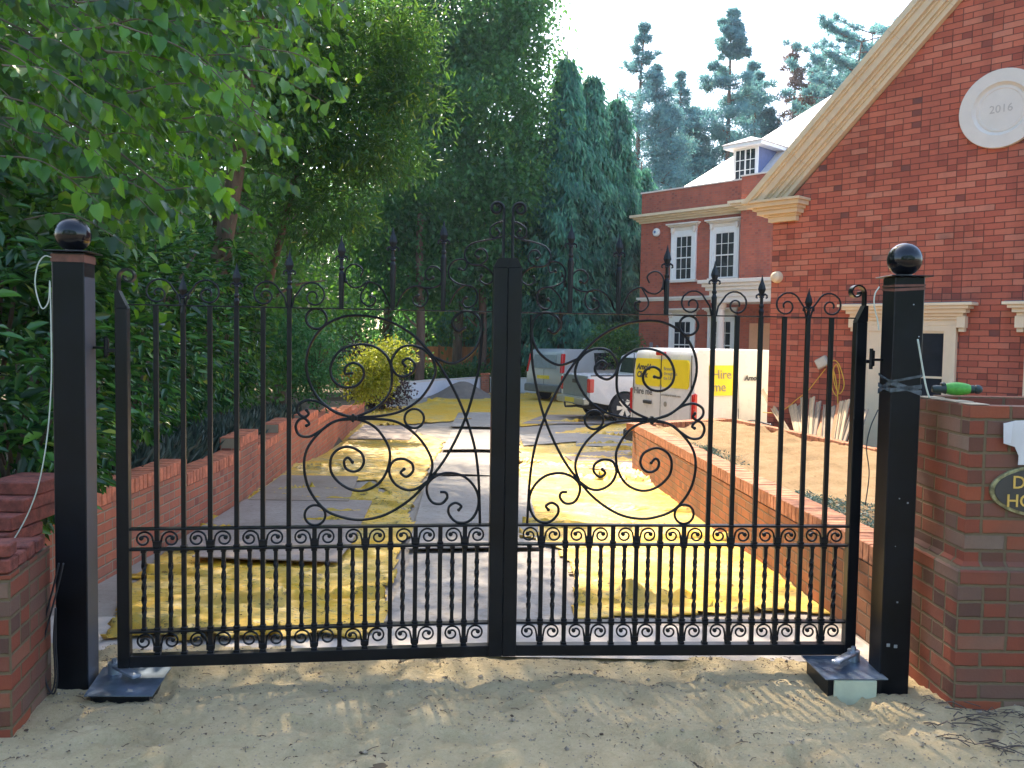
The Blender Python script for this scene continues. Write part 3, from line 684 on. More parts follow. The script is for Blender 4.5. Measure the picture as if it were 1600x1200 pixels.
b = MB(); b.cbox(.0695, .0715, -.066, .066, .0, 1.93, .0005)  # thin grey-blue sheet: light on the post's inner face painted as colour
b.build('lit_face_tint', plain('lit_face_grey', (.045, .055, .075), .45, var=.5, nscale=2.5), lp)

# ------------------------------------------------------------------ buried gate motor plates
def motor(px, z, label, drop, flip):
    pts = [atZ(x, y, z) for x, y in px]; c = sum(pts)/4
    r0 = thing('motor_box', label, 'gate motor', (c[0], c[1], 0), 0, 'buried gate motors')
    b = MB(); b.prism([(p[0], p[1]) for p in pts], 'z', z-.005, z); b.build('lid', M_plate, r0, world=True)
    b = MB(); q = [c+(p-c)*.86 for p in pts]; b.prism([(p[0], p[1]) for p in q], 'z', -.06, z-.005); b.build('casing', M_black, r0, world=True)
    if drop:
        b = MB(); x0, x1 = pts[0][0]+.045, pts[1][0]-.055; y_ = min(q[0][1], q[1][1])-.004
        b.cbox(x0, x1, y_-.012, y_-.001, -.03, z-.008, .002); b.build('pale_block', plain('pale_block', (.52, .55, .40), .8), r0, world=True)
    b = MB(); a0 = np.array(pts[3 if flip else 2])*.55+c*.45; a1 = c+np.array([.03*(1 if flip else -1), -.02, 0])
    m0 = Vector((a0[0], a0[1], z+.03)); m1 = Vector((a1[0], a1[1], z+.025)); dd = (m1-m0); ang = math.atan2(dd.y, dd.x)
    b.cbox(0, dd.length+.04, -.022, .022, 0, .018, .004, Matrix.Translation(m0) @ Matrix.Rotation(ang, 4, 'Z'))
    b.lathe([(.03, -.03), (.03, .022), (.012, .024), (.012, .04)], 14, Matrix.Translation(m0)); b.build('drive_arm', M_galv, r0, world=True, smooth='auto')
motor([(131, 1087), (238, 1087), (268, 1042), (162, 1042)], .05, 'dark steel lid of the gate motor at the foot of the left post', False, True)
motor([(1290, 1061), (1388, 1061), (1345, 1024), (1252, 1024)], .10, 'shiny steel lid of the gate motor at the foot of the right post', True, False)

# ------------------------------------------------------------------ cables
def cable(name, pts, r_, mat, label, cat='cable', n=8, group=None):
    b = MB(); b.tube([tuple(p) for p in cr_smooth(pts, n)], r_, 8); return tag(b.build(name, mat, smooth=True, uv=False), label, cat, group)
cable('cable', [atY(x, y, 3.9) for x, y in [(80, 402), (70, 400), (60, 412), (55, 435), (57, 458), (66, 482), (76, 470), (78, 440), (80, 520), (80, 600), (74, 680), (62, 750), (45, 800), (20, 845), (-10, 880)]], .0028, M_hose, 'thin pale cable looping off the top of the left post and hanging beside it')
for k, (dx, lab) in enumerate(((0, 'outer'), (7, 'inner'))):
    cable('cable', [atY(x, y, 3.82-.02*k) for x, y in [(92+dx, 880), (84+dx, 915), (72+dx, 960), (62+dx, 1000), (60+dx*1.2, 1040), (64+dx*1.3, 1070), (78+dx*.8, 1084), (86+dx*.5, 1060), (84+dx*.4, 1000), (87, 950)]], .004, M_cable, f'{lab} loop of black cable hanging between left post and brick pier', group='black cable loops by the left post')
cable('cable', [atY(x, y, 4.0) for x, y in [(1374, 448), (1367, 460), (1366, 478), (1371, 500), (1373, 516)]], .003, M_hose, 'short pale cable bulging from the top of the right post')
cable('cable', [atY(x, y, 4.0) for x, y in [(1372, 640), (1360, 668), (1354, 700), (1358, 740), (1352, 790)]], .0025, M_cable, 'thin dark wire hanging off the back of the right post')
cable('cable', [atY(x, y, 3.98) for x, y in [(1434, 530), (1439, 560), (1446, 600), (1452, 622)]], .004, M_hose, 'pale rod leaning from the right post to the pillar top', 'rod')

# ------------------------------------------------------------------ brick pillar on the right with its plaque
pr = thing('brick_pillar', 'weathered red brick gate pillar with unfinished hollow top at right edge', 'brick pillar', (2.03, 3.82, 0))
b = MB(); b.box(0, 1.3, 0, .62, -.2, .66); b.build('plinth', M_pil, pr)
b = MB(); b.box(.04, 1.3, .04, .60, .64, 1.345)
# hollow top course
b.box(.04, .145, .04, .60, 1.345, 1.41); b.box(.145, 1.3, .04, .145, 1.345, 1.41); b.box(.145, 1.3, .495, .60, 1.345, 1.425)
b.build('shaft', M_pil, pr)
b = MB(); b.add([(-.002, -.002, .66), (1.3, -.002, .66), (1.3, .044, .705), (.044, .044, .705), (-.002, .622, .66), (.044, .60, .705), (0, 0, .655)], [(0, 1, 2, 3), (0, 3, 5, 4)]); b.build('sloped_course', M_pil, pr, recalc=False)
b = MB()
for i in range(4):
    b.cbox(.05, .138, .055+i*.135, .17+i*.135, 1.412, 1.418+.003*(i % 2), .003)
b.build('rough_mortar', M_mort, pr)
pq = thing('name_plaque', 'oval slate name plaque with gold letters on the brick pillar', 'plaque', (2.44, 3.86, 1.03))
def ell(b, rx, rz, y0, y1, n=48): b.prism([(rx*math.cos(a), rz*math.sin(a)) for a in np.linspace(0, 2*math.pi, n+1)[:-1]], 'y', y0, y1); return b
ell(MB(), .272, .123, -.014, 0).build('rim', plain('plaque_rim', (.32, .30, .16), .35, var=.6, nscale=30, metal=.4), pq, bevel=.004)
ell(MB(), .252, .108, -.019, -.002).build('face', plain('slate', (.055, .048, .042), .5), pq)
TX = Matrix.Rotation(R(90), 4, 'X')
text_obj('lettering', 'DA', .082, M_gold, pq, Matrix.Translation((-.178, -.020, .012)) @ TX, align='LEFT', bold=.0005)
text_obj('lettering', 'HO', .082, M_gold, pq, Matrix.Translation((-.202, -.020, -.072)) @ TX, align='LEFT', bold=.0005)
b = MB(); pp = [(1568, 661), (1585, 657), (1640, 655), (1640, 726), (1589, 726), (1590, 712), (1584, 698), (1568, 693)]
P = [atY(x, y, 3.845) for x, y in pp]; b.prism([(p[0], p[2]) for p in P], 'y', 3.835, 3.838)
b.add([tuple(atY(1568, 661, 3.834)), tuple(atY(1582, 661, 3.815)), tuple(atY(1580, 693, 3.812)), tuple(atY(1568, 693, 3.834))], [(0, 1, 2, 3)])
tag(b.build('paper_notice', plain('paper', (.72, .68, .66), .8, var=.06)), 'torn white paper taped to the pillar just above the plaque', 'paper')
# green power tool lying on the pillar
tl = thing('power_tool', 'green cordless power tool lying on top of the brick pillar', 'power tool', (2.17, 4.18, 1.44), R(-12))
RX = Matrix.Rotation(R(90), 4, 'Y')
b = MB(); b.lathe([(.012, -.052), (.024, -.05), (.030, -.03), (.033, 0), (.030, .03), (.024, .055), (.02, .06)], 18, Matrix.Translation((0, 0, .03)) @ RX); b.build('body', plain('tool_green', (.10, .42, .05), .45, var=.3, nscale=30), tl, smooth='auto')
b = MB(); b.lathe([(.02, .058), (.021, .075), (.017, .08), (.022, .085), (.022, .1), (.014, .112), (.008, .115)], 16, Matrix.Translation((0, 0, .03)) @ RX); b.build('chuck', plain('tool_dark', (.03, .05, .045), .5), tl, smooth='auto')
b = MB(); b.lathe([(.004, -.115), (.016, -.11), (.02, -.09), (.018, -.065), (.024, -.05)], 16, Matrix.Translation((0, 0, .026)) @ RX); b.cbox(-.07, -.05, -.01, .03, .03, .06, .005); b.build('handle', plain('tool_dark', (.03, .05, .045), .5), tl, smooth='auto')
# dry debris at the foot
b = MB()
for i in range(130):
    x = random.uniform(1.8, 2.6); y = random.uniform(3.35, 3.95)-(x-1.8)*.35; a = random.uniform(-.9, .5); l = random.uniform(.03, .16)
    z = float(sandz(np.array([x]), np.array([y]))[0])+random.uniform(0, .03)
    b.tube([(x, y, z), (x+l*.5*math.cos(a), y+l*.5*math.sin(a), z+random.uniform(0, .02)), (x+l*math.cos(a), y+l*math.sin(a), z)], random.uniform(.001, .003), 4)
tag(b.build('dry_twigs', plain('twig', (.10, .075, .06), .9, var=.6, nscale=20), recalc=False, uv=False), 'tangle of dry grey twigs at the foot of the brick pillar', 'twigs', kind='stuff')

# ------------------------------------------------------------------ left brick pier, wall stub
pl = thing('brick_pier', 'low unfinished brick pier at the left edge, in front of the left post', 'brick pier', (-2.0, 3.39, 0), R(12))
b = MB(); b.box(-.75, 0, 0, .50, -.2, .70); b.build('pier_body', M_pil, pl)
b = MB()
def slab(b, x0, x1, y0, y1, z, sl): b.add([(x0, y0, z), (x1, y0, z), (x1, y1, z), (x0, y1, z), (x0+.0, y0+.0, z+.03), (x1-.03, y0+.03, z+sl), (x1-.03, y1-.02, z+sl), (x0, y1-.02, z+sl)], [(0, 3, 2, 1), (4, 5, 6, 7), (0, 1, 5, 4), (1, 2, 6, 5), (2, 3, 7, 6), (3, 0, 4, 7)])
rr_ = random.Random(4)
for (x0, x1, y0, y1, z0) in ((-.108, .0, .0, .105, .70), (-.222, -.114, .0, .10, .70), (-.44, -.228, .0, .10, .70), (-.66, -.446, .0, .102, .70), (-.105, .0, .112, .21, .70), (-.21, -.0, .218, .32, .70), (-.20, -.0, .33, .43, .70), (-.33, -.112, .115, .21, .70), (-.42, -.21, .222, .32, .70), (-.10, -.0, .01, .10, .765), (-.30, -.24, .01, .20, .765)):
    M_ = Matrix.Translation(((x0+x1)/2, (y0+y1)/2, z0+.004)) @ Matrix.Rotation(rr_.uniform(-.06, .06), 4, 'Z') @ Matrix.Rotation(rr_.uniform(-.05, .05), 4, 'X')
    hx, hy = (x1-x0)/2-.003, (y1-y0)/2-.002; b.cbox(-hx, hx, -hy, hy, 0, rr_.uniform(.05, .064), .006, M_)
b.build('cap_brick', M_loose, pl)
st_ = thing('brick_stack', 'stepped stack of dark red bricks behind the left pier, under laurel leaves', 'brick stack', (-2.50, 4.3, 0))
b = MB()
def brow(x0, x1, y0, y1, z0, z1, n):
    for i in range(n):
        a = x0+(x1-x0)*i/n; b.cbox(a+.003, x0+(x1-x0)*(i+1)/n-.003, y0, y1, z0+.003, z1, .005)
brow(-.95, .16, -.35, -.02, -.1, .66, 1); brow(-.95, .15, -.34, -.02, .66, .725, 5); brow(-.7, .155, -.30, .1, .73, .80, 3); brow(-.30, .16, -.20, .2, .80, .865, 2); brow(-.1, .165, -.1, .22, .865, .93, 1)
b.build('bricks', M_loose, st_)

# ------------------------------------------------------------------ left garden wall (stepped, brick on edge coping)
lw = thing('brick_wall', 'low stepped red brick wall running back along the left hedge', 'garden wall', (-2.8, 5.5, 0))
line = [(-2.78, 5.2), (-2.8, 8.6), (-3.02, 11.3), (-3.72, 21.6)]
def lx(y): return float(np.interp(y, [p[1] for p in line], [p[0] for p in line]))
secs = [(4.9, 7.35, .60), (7.35, 8.9, .47), (8.9, 9.75, .60), (9.75, 11.0, .41), (11.0, 11.9, .53), (11.9, 13.2, .40), (13.2, 14.2, .45), (14.2, 16.5, .30), (16.5, 19, .14), (19, 21.6, .02)]
bw = MB(); bc = MB(); bm_ = MB()
for (y0, y1, zt) in secs:
    ys = [y0]+[y for y in (8.6, 11.3) if y0 < y < y1]+[y1]
    for a, c in zip(ys[:-1], ys[1:]):
        xa, xc = lx(a), lx(c)
        bw.add([(xa, a, g(a)-.15), (xc, c, g(c)-.15), (xc-.21, c, g(c)-.15), (xa-.21, a, g(a)-.15), (xa, a, zt-.112), (xc, c, zt-.112), (xc-.21, c, zt-.112), (xa-.21, a, zt-.112)], [(0, 1, 5, 4), (1, 2, 6, 5), (2, 3, 7, 6), (3, 0, 4, 7), (4, 5, 6, 7)])
        bm_.add([(xa-.008, a+.002, zt-.112), (xc-.008, c-.002, zt-.112), (xc-.2, c-.002, zt-.112), (xa-.2, a+.002, zt-.112), (xa-.008, a+.002, zt-.010), (xc-.008, c-.002, zt-.010), (xc-.2, c-.002, zt-.010), (xa-.2, a+.002, zt-.010)], [(0, 1, 5, 4), (1, 2, 6, 5), (2, 3, 7, 6), (3, 0, 4, 7), (4, 5, 6, 7)])
    n = int(round((y1-y0)/.075))
    for i in range(n):
        a = y0+(y1-y0)*i/n; c = y0+(y1-y0)*(i+1)/n; x = lx((a+c)/2)+random.uniform(-.003, .003)
        bc.cbox(x-.213, x+.004, a+.004, c-.005, zt-.108, zt+random.uniform(-.003, .003), .004)
bw.build('wall_face', M_lw, lw, world=True); bc.build('coping', M_cop, lw, world=True); bm_.build('coping_joint', M_mort, lw, world=True)
tag(grid_mesh('planting_bed', np.arange(-9, -2.9, .3), np.arange(4.5, 30, .5), lambda X, Y: np.where(X > np.interp(Y, [5.2, 8.6, 11.3, 21.6], [-2.99, -3.01, -3.23, -3.93]), -.5, .38-.028*np.clip(Y-6, 0, 30)+.03*fbm(X, Y)), M_earth), kind='structure')

# ------------------------------------------------------------------ right retaining wall and sand bed
A = np.array([2.02, 5.0]); B = atY(992, 668, 12.2)[:2]; Ah = atY(1330, 836, 5.06)
def cz(y): return float(np.interp(y, [5, 12.2], [.555, .485]))
rw = thing('retaining_wall', 'orange brick retaining wall right of the drive, sunlit coping holding the sand bed', 'retaining wall', (2.0, 5, 0))
dv = (B-A)/np.linalg.norm(B-A); LN = np.linalg.norm(B-A); nr = np.array([dv[1], -dv[0]])   # towards the bed
def RW(s_, o_, z): p = A+dv*s_+nr*o_; return (p[0], p[1], z)
b = MB(); b2 = MB(); b3 = MB()
s0 = -.75
b.add([RW(s0, 0, -.2), RW(LN, 0, -.5), RW(LN, .215, -.5), RW(s0, .215, -.2), RW(s0, 0, cz(4.3)-.11), RW(LN, 0, cz(12.2)-.11), RW(LN, .215, cz(12.2)-.11), RW(s0, .215, cz(4.3)-.11)], [(0, 1, 5, 4), (1, 2, 6, 5), (2, 3, 7, 6), (3, 0, 4, 7), (4, 5, 6, 7)])
b3.add([RW(s0, .01, .38), RW(LN, .01, .34), RW(LN, .205, .34), RW(s0, .205, .38), RW(s0, .01, cz(4.3)-.009), RW(LN, .01, cz(12.2)-.009), RW(LN, .205, cz(12.2)-.009), RW(s0, .205, cz(4.3)-.009)], [(0, 1, 5, 4), (1, 2, 6, 5), (2, 3, 7, 6), (3, 0, 4, 7), (4, 5, 6, 7)])
n = int((LN-s0)/.075)
for i in range(n):
    s_ = s0+(LN-s0)*(i+.5)/n; p = A+dv*s_; z = cz(p[1])+random.uniform(-.0025, .0025)
    ang = math.atan2(dv[1], dv[0]); M_ = Matrix.Translation((p[0], p[1], 0)) @ Matrix.Rotation(ang, 4, 'Z')
    b2.cbox(-.0335, .0335, -.218, .004, z-.106, z, .004, M_)
# return leg running to the right behind the bed
E1 = atY(1143, 652, 13.2)[:2]; dv2 = (E1-B)/np.linalg.norm(E1-B)
b.add([(B[0], B[1], -.5), (E1[0], E1[1], -.5), (E1[0], E1[1]+.2, -.5), (B[0], B[1]+.2, -.5), (B[0], B[1], .37), (E1[0], E1[1], .40), (E1[0], E1[1]+.2, .40), (B[0], B[1]+.2, .37)], [(0, 1, 5, 4), (1, 2, 6, 5), (2, 3, 7, 6), (3, 0, 4, 7), (4, 5, 6, 7)])
n = 22
for i in range(n):
    p = B+(E1-B)*(i+.5)/n; ang = math.atan2(dv2[1], dv2[0]); M_ = Matrix.Translation((p[0], p[1], 0)) @ Matrix.Rotation(ang, 4, 'Z'); b2.cbox(-.034, .034, -.01, .21, .385, .485+.01*i/n, .004, M_)
b.build('wall_face', M_rw, rw, world=True); b2.build('coping', M_cop2, rw, world=True); b3.build('coping_joint', M_mort, rw, world=True)
E2 = atY(1372, 706, 9.6)[:2]; E3 = np.array([5.2, 5.2])
bed_poly = [tuple(RW(s0, .2, 0)[:2]), tuple(RW(LN, .2, 0)[:2]), tuple(E1), tuple(E2), tuple(E3), (5.2, 4.3)]
def bedz(X, Y): return np.interp(Y, [5, 12.2], [.515, .45])+.14*fbm(X*1.3, Y*1.3, 3, 2)+.13*fbm(X*4.3, Y*4.3, 4, 6)+.03*fbm(X*16, Y*16, 2, 8)
tag(grid_mesh('sand_bed', np.arange(1.6, 5.3, .04), np.arange(4.2, 13.4, .05), bedz, M_soil, inpoly(bed_poly)), kind='structure')
kb = thing('edging_wall', 'ragged line of orange bricks edging the back of the sand bed', 'edging', (float(E1[0]), float(E1[1]), .4))
b = MB(); N = 34
for i in range(N):
    for row in range(2):
        f = (i+.5+.5*(row % 2))/N; p = E1+(E2-E1)*min(f, .99)+np.array([random.uniform(-.01, .01)]*2); ang = math.atan2(*(E2-E1)[::-1])+random.uniform(-.03, .03)
        M_ = Matrix.Translation((p[0], p[1], .40+row*.055)) @ Matrix.Rotation(ang, 4, 'Z'); b.cbox(-.052, .052, -.05, .05, 0, .052, .005, M_)
b.build('bricks', M_cop2, kb, world=True)
kb2 = MB()
for i in range(24):
    p = E2+(E3-E2)*(i+.5)/24; ang = math.atan2(*(E3-E2)[::-1]); kb2.cbox(-.09, .09, -.05, .05, .36, .52, .005, Matrix.Translation((p[0], p[1], 0)) @ Matrix.Rotation(ang, 4, 'Z'))
kb2.build('bricks', M_cop2, kb, world=True)
def bed_debris():
    n = 9000; sp = np.where(rng.random(n) < .72, rng.uniform(-.6, 1.7, n), rng.normal(4.3, .35, n)); o_ = .23+np.abs(rng.normal(size=n))*(.07+.16*np.clip(1.9-sp, 0, 1.6)/1.6+.06*(np.sin(sp*2.3) > .4))
    p = A[None]+dv[None]*sp[:, None]+nr[None]*o_[:, None]; z = bedz(p[:, 0], p[:, 1])+rng.uniform(0, .02, n)
    P = np.stack([p[:, 0], p[:, 1], z], 1); D = rng.normal(size=(n, 3))*np.array([1, 1, .45])+np.array([0, 0, .2])
    return P, D, n
#PART2
# ------------------------------------------------------------------ timber offcuts behind the sand bed
eN = np.array([-(E2-E1)[1], (E2-E1)[0], 0]); eP = np.array([E1[0], E1[1], 0])
hN = np.array([math.sin(R(227)), math.cos(R(227)), 0])
Mw = [plain('timber_pale', (.55, .42, .27), .8, var=.25, nscale=9, stretch=(1, 1, .2)), plain('timber_grey', (.34, .27, .20), .85, var=.35, nscale=9, stretch=(1, 1, .2)), plain('timber_orange', (.50, .22, .11), .8, var=.3, nscale=9, stretch=(1, 1, .2))]
def plank(xt, yt, xb, yb, wpx, k, label, thick=.022, back=.22, grp='timber offcuts propped behind the bed'):
    bt = atP(xb, yb, eP+np.array([.14, .14, 0]), eN); tp = atP(xt, yt, eP+np.array([.14+back, .14+back*.6, 0]), eN)
    wd = wpx*bt[1]/FPX; ax = Vector(tp-bt); ln_ = ax.length; ax.normalize(); sd = Vector((E2[0]-E1[0], E2[1]-E1[1], 0)).normalized(); sd = (sd-ax*sd.dot(ax)).normalized(); nn_ = ax.cross(sd)
    M_ = Matrix(((sd.x, nn_.x, ax.x, bt[0]), (sd.y, nn_.y, ax.y, bt[1]), (sd.z, nn_.z, ax.z, bt[2]), (0, 0, 0, 1)))
    b = MB(); b.cbox(-wd/2, wd/2, -thick/2, thick/2, -.15, ln_, .003, M_)
    if k != 2 and thick < .04: b.cbox(-wd/2, -wd/2+.012, -thick, thick/2, -.15, ln_+.004, .002, M_)
    tag(b.build('timber_offcut', Mw[k]), label, 'timber', grp)
plank(1192, 609, 1232, 676, 8, 0, 'long pale plank leaning at an angle against the garage corner', .03, .1, None)
seq = [(1234, 626, 1246, 676, 8, 0), (1240, 630, 1252, 677, 9, 0), (1248, 634, 1253, 677, 7, 1), (1254, 621, 1257, 678, 6, 0), (1270, 621, 1266, 679, 9, 0), (1280, 628, 1273, 680, 9, 1), (1284, 642, 1280, 681, 9, 2), (1291, 632, 1288, 682, 8, 1), (1302, 635, 1297, 684, 9, 1), (1312, 630, 1301, 685, 10, 2), (1316, 627, 1307, 686, 6, 0), (1325, 625, 1313, 686, 9, 0), (1338, 630, 1320, 687, 9, 1), (1346, 634, 1330, 689, 7, 1), (1354, 640, 1338, 690, 8, 1)]
names = ['leftmost', 'second', 'third', 'fourth', 'fifth', 'sixth', 'seventh', 'eighth', 'ninth', 'tenth', 'eleventh', 'twelfth', 'thirteenth', 'fourteenth', 'rightmost']
for q, nm_ in zip(seq, names):
    plank(*q, f"{['pale', 'grey', 'orange'][q[5]]} timber offcut, {nm_} of the row leaning behind the sand bed")
cable('film_scrap', [atP(x, y, eP+np.array([.05, .05, 0]), eN) for x, y in [(1160, 661), (1175, 657), (1190, 660), (1206, 664)]], .012, M_film, 'scrap of clear plastic film behind the sand bed', 'plastic scrap')

# ------------------------------------------------------------------ houses, each in a frame with x along the facade and y into the building
HA = R(-47.)
def facade_window(p, x0, x1, z0, z1, nx, nz, mats, arch=.14, sill=True, head=True, sash=True, depth=.05, hw=.26):
    wm, sm = mats
    b = MB()
    if arch:
        b.box(x0-arch, x0, -depth, .02, z0, z1+arch); b.box(x1, x1+arch, -depth, .02, z0, z1+arch); b.box(x0, x1, -depth, .02, z1, z1+arch)
        b.box(x0-arch-.004, x0-arch*.55, -depth-.02, -depth, z0, z1+arch*.9); b.box(x1+arch*.55, x1+arch+.004, -depth-.02, -depth, z0, z1+arch*.9)
    f_ = b.build('window', sm, p) if arch else None
    par = f_ if f_ else p
    MB().box(x0, x1, -.010, .02, z0, z1).build('pane', M_glass, par)
    b = MB(); t = .035
    b.box(x0, x0+t, -.035, -.012, z0, z1); b.box(x1-t, x1, -.035, -.012, z0, z1); b.box(x0+t, x1-t, -.035, -.012, z0, z0+t); b.box(x0+t, x1-t, -.035, -.012, z1-t, z1)
    if sash: b.box(x0+t, x1-t, -.036, -.012, (z0+z1)/2-.02, (z0+z1)/2+.02)
    for i in range(1, nx): xc = x0+(x1-x0)*i/nx; b.box(xc-.009, xc+.009, -.028, -.011, z0+t, z1-t)
    for i in range(1, nz):
        if sash and i*2 == nz: continue
        zc = z0+(z1-z0)*i/nz; b.box(x0+t, x1-t, -.027, -.0115, zc-.009, zc+.009)
    b.build('frame', wm, par)
    if head:
        b = MB(); zz = z1+arch; a = arch+.02
        b.box(x0-a, x1+a, -.06, 0, zz, zz+.12); b.box(x0-a-.03, x1+a+.03, -.10, 0, zz+.12, zz+.16); b.box(x0-a-.08, x1+a+.08, -.16, 0, zz+.16, zz+.21); b.box(x0-a-.13, x1+a+.13, -.22, 0, zz+.21, zz+hw)
        for s_ in (-1, 1):
            xc = x0-arch*.6 if s_ < 0 else x1+arch*.6; b.box(xc-.05, xc+.05, -.14, -.05, zz-.06, zz+.12)
        b.build('lintel', M_stonew if sm is M_white else sm, par, bevel=.006)
    if sill:
        b = MB(); b.box(x0-arch-.05, x1+arch+.05, -.12, .02, z0-.09, z0); b.build('sill', M_stonew, par, bevel=.006)
    return f_
# --- near brick garage
P0 = np.array([3.72, 12.45, 0])
gh = thing('brick_garage', 'near red brick gabled garage with stone rake cornice and round date stone', 'house', tuple(P0), HA)
b = MB(); b.prism([(0, -.6), (5.9, -.6), (5.9, 3.45), (2.95, 6.36), (0, 3.45)], 'y', 0, 7.5); gw = b.build('gable_wall', M_brick, gh)
MB().box(-.012, 0, .12, 7.4, -.5, 3.4).build('bounce_slab', plain('bounce_cream', (.72, .62, .46), .85, var=.06), gh)  # unseen pale slab added to bounce cream light onto the van side
rf = MB(); 
for s_ in (-1, 1):
    x0, x1 = (2.95, -.15) if s_ < 0 else (2.95, 6.05); z1 = 6.42-(3.1)*.968
    rf.add([(x0, .06, 6.62), (x1, .06, z1+.2), (x1, 7.7, z1+.2), (x0, 7.7, 6.62), (x0, .06, 6.72), (x1, .06, z1+.3), (x1, 7.7, z1+.3), (x0, 7.7, 6.72)], [(0, 3, 2, 1), (4, 5, 6, 7), (0, 1, 5, 4), (1, 2, 6, 5), (2, 3, 7, 6), (3, 0, 4, 7)])
M_tile = brick_mat('roof_tile', [(0, (.20, .13, .12)), (.5, (.30, .19, .16)), (1, (.36, .24, .20))], (.12, .09, .08), bl=.2, bh=.11, gap=.004)
rf.build('roof', M_tile, gh)
sl_ = math.atan(.968); cs, sn = math.cos(sl_), math.sin(sl_)
prof = [(0, .06, .09), (.06, .085, .12), (.085, .14, .17), (.14, .165, .21), (.165, .25, .27), (.25, .275, .31), (.275, .35, .35)]
for s_ in (1, -1):
    b = MB()
    for (t0, t1, o_) in prof:
        vs = []
        for yy in (-o_, .08):
            for (l, t) in ((-.26, t0), (0, t0), (0, t1), (-.26, t1)):
                if l == 0:      # mitre at apex
                    x = 2.95; z = 3.644+(2.95-.162)*.968+t/cs
                else:
                    x = .162+l*cs-t*sn; z = 3.644+l*sn+t*cs
                x = x if s_ > 0 else 5.9-x; vs.append((x, yy, z))
        b.add(vs, [(0, 1, 2, 3), (7, 6, 5, 4), (0, 4, 5, 1), (1, 5, 6, 2), (2, 6, 7, 3), (3, 7, 4, 0)])
    # fine joints between stone lengths
    b.build('rake_cornice', M_stone, gh)
    b = MB()
    for (z0, z1, o_, ex) in ((3.40, 3.47, .09, 0.0), (3.47, 3.50, .13, .04), (3.50, 3.56, .19, .10), (3.56, 3.60, .23, .14), (3.60, 3.66, .29, .20), (3.66, 3.695, .33, .24)):
        xa, xb_ = -ex*1.25-.03, .40+ex*.7
        if s_ < 0: xa, xb_ = 5.9-xb_, 5.9-xa
        b.box(xa, xb_, -o_, .6 if xa < 1 else .6, z0, z1)
    b.build('kneeler', M_stone, gh, bevel=.004)
b = MB()
for k in range(1, 6):
    for (t0, t1, o_) in prof:
        l = k*.62; x = .162+l*cs; z = 3.644+l*sn
        p0 = (x-t0*sn, z+t0*cs); p1 = (x-t1*sn, z+t1*cs); d_ = (cs*.003, sn*.003)
        b.add([(p0[0], -o_-.0015, p0[1]), (p1[0], -o_-.0015, p1[1]), (p1[0]+d_[0], -o_-.0015, p1[1]+d_[1]), (p0[0]+d_[0], -o_-.0015, p0[1]+d_[1])], [(0, 1, 2, 3)])
b.build('stone_joint', plain('stone_joint', (.42, .32, .22), .9), gh, recalc=False)
# round date stone
ms = MB(); RYm = Matrix.Translation((2.95, 0, 4.48)) @ Matrix.Rotation(R(90), 4, 'X')
ms.lathe([(.46, .0), (.46, .05), (.455, .055), (.31, .055), (.295, .035), (.27, .022), (.265, .028), (.24, .03), (.235, .024), (.001, .024)], 56, RYm)
md_ = ms.build('date_stone', M_stonew, gh, smooth='auto')
text_obj('numerals', '2016', .13, plain('carved', (.52, .45, .40), .9), md_, Matrix.Translation((2.95, -.025, 4.44)) @ TX, align='CENTER', ext=.0015)
for x0 in (1.33, 3.33):
    wn_ = MB(); x1 = x0+1.24
    wn_.box(x0, x0+.14, -.05, .02, .15, 1.93); wn_.box(x1-.14, x1, -.05, .02, .15, 1.93); wn_.box(x0+.14, x1-.14, -.05, .02, 1.855, 1.93)
    wn_.box(x0, x0+.06, -.065, -.05, .15, 1.93); wn_.box(x1-.06, x1, -.065, -.05, .15, 1.93)
    wo_ = wn_.build('window', M_whitec, gh)
    MB().box(x0+.14, x1-.14, -.010, .02, .15, 1.855).build('pane', M_glass, wo_)
    b = MB(); q0, q1 = x0+.14, x1-.14; mid = (q0+q1)/2
    for (a, c) in ((q0, q0+.2), (mid-.09, mid+.11), (q1-.012, q1)): b.box(a, c, -.036, -.011, .15, 1.855)
    for z_ in (.15, .70, 1.265, 1.83): b.box(q0+.15, q1-.012, -.030, -.0105, z_, z_+.028)
    b.build('frame', M_whitec, wo_)
    b = MB()
    for (z0, z1, o_, ex) in ((1.93, 2.0, .055, 0), (2.0, 2.04, .08, .02), (2.04, 2.08, .11, .09), (2.08, 2.13, .15, .13), (2.13, 2.17, .19, .17), (2.17, 2.205, .22, .22)): b.box(x0-ex, x1+ex, -o_, .01, z0, z1)
    for s_ in (-1, 1):
        xc = x0-.06 if s_ < 0 else x1+.06; b.box(xc-.05, xc+.05, -.1, .005, 1.90, 2.04); b.box(xc-.035, xc+.035, -.065, .005, 1.85, 1.90)
    b.build('lintel', M_whitec, wo_, bevel=.005)
    b = MB(); b.box(x0-.2, x1+.2, -.19, 0, 2.206, 2.214); b.build('lead_flashing', plain('lead', (.14, .15, .19), .6), wo_)
lampo = thing('wall_lamp', 'round cream bulkhead lamp high on the garage corner', 'lamp', (0, 0, 0))
lampo.location = P0 + 0; lampo.rotation_euler = (0, 0, HA)
b = MB(); b.lathe([(.085, 0), (.085, .03), (.07, .05), (.07, .08), (.045, .1), (.02, .105)], 26, Matrix.Translation((.10, -.0, 2.62)) @ Matrix.Rotation(R(90), 4, 'X')); b.build('housing', plain('lamp_cream', (.75, .60, .42), .5), lampo, smooth='auto')
eb = thing('socket_box', 'grey electrical box hanging crooked on the garage wall above the timber', 'electrical box', tuple(P0), HA)
b = MB(); b.cbox(-.085, .085, -.07, 0, -.07, .07, .008, Matrix.Translation((.84, -.002, 1.42)) @ Matrix.Rotation(R(-28), 4, 'Y')); b.build('casing', plain('box_grey', (.52, .47, .38), .6), eb)
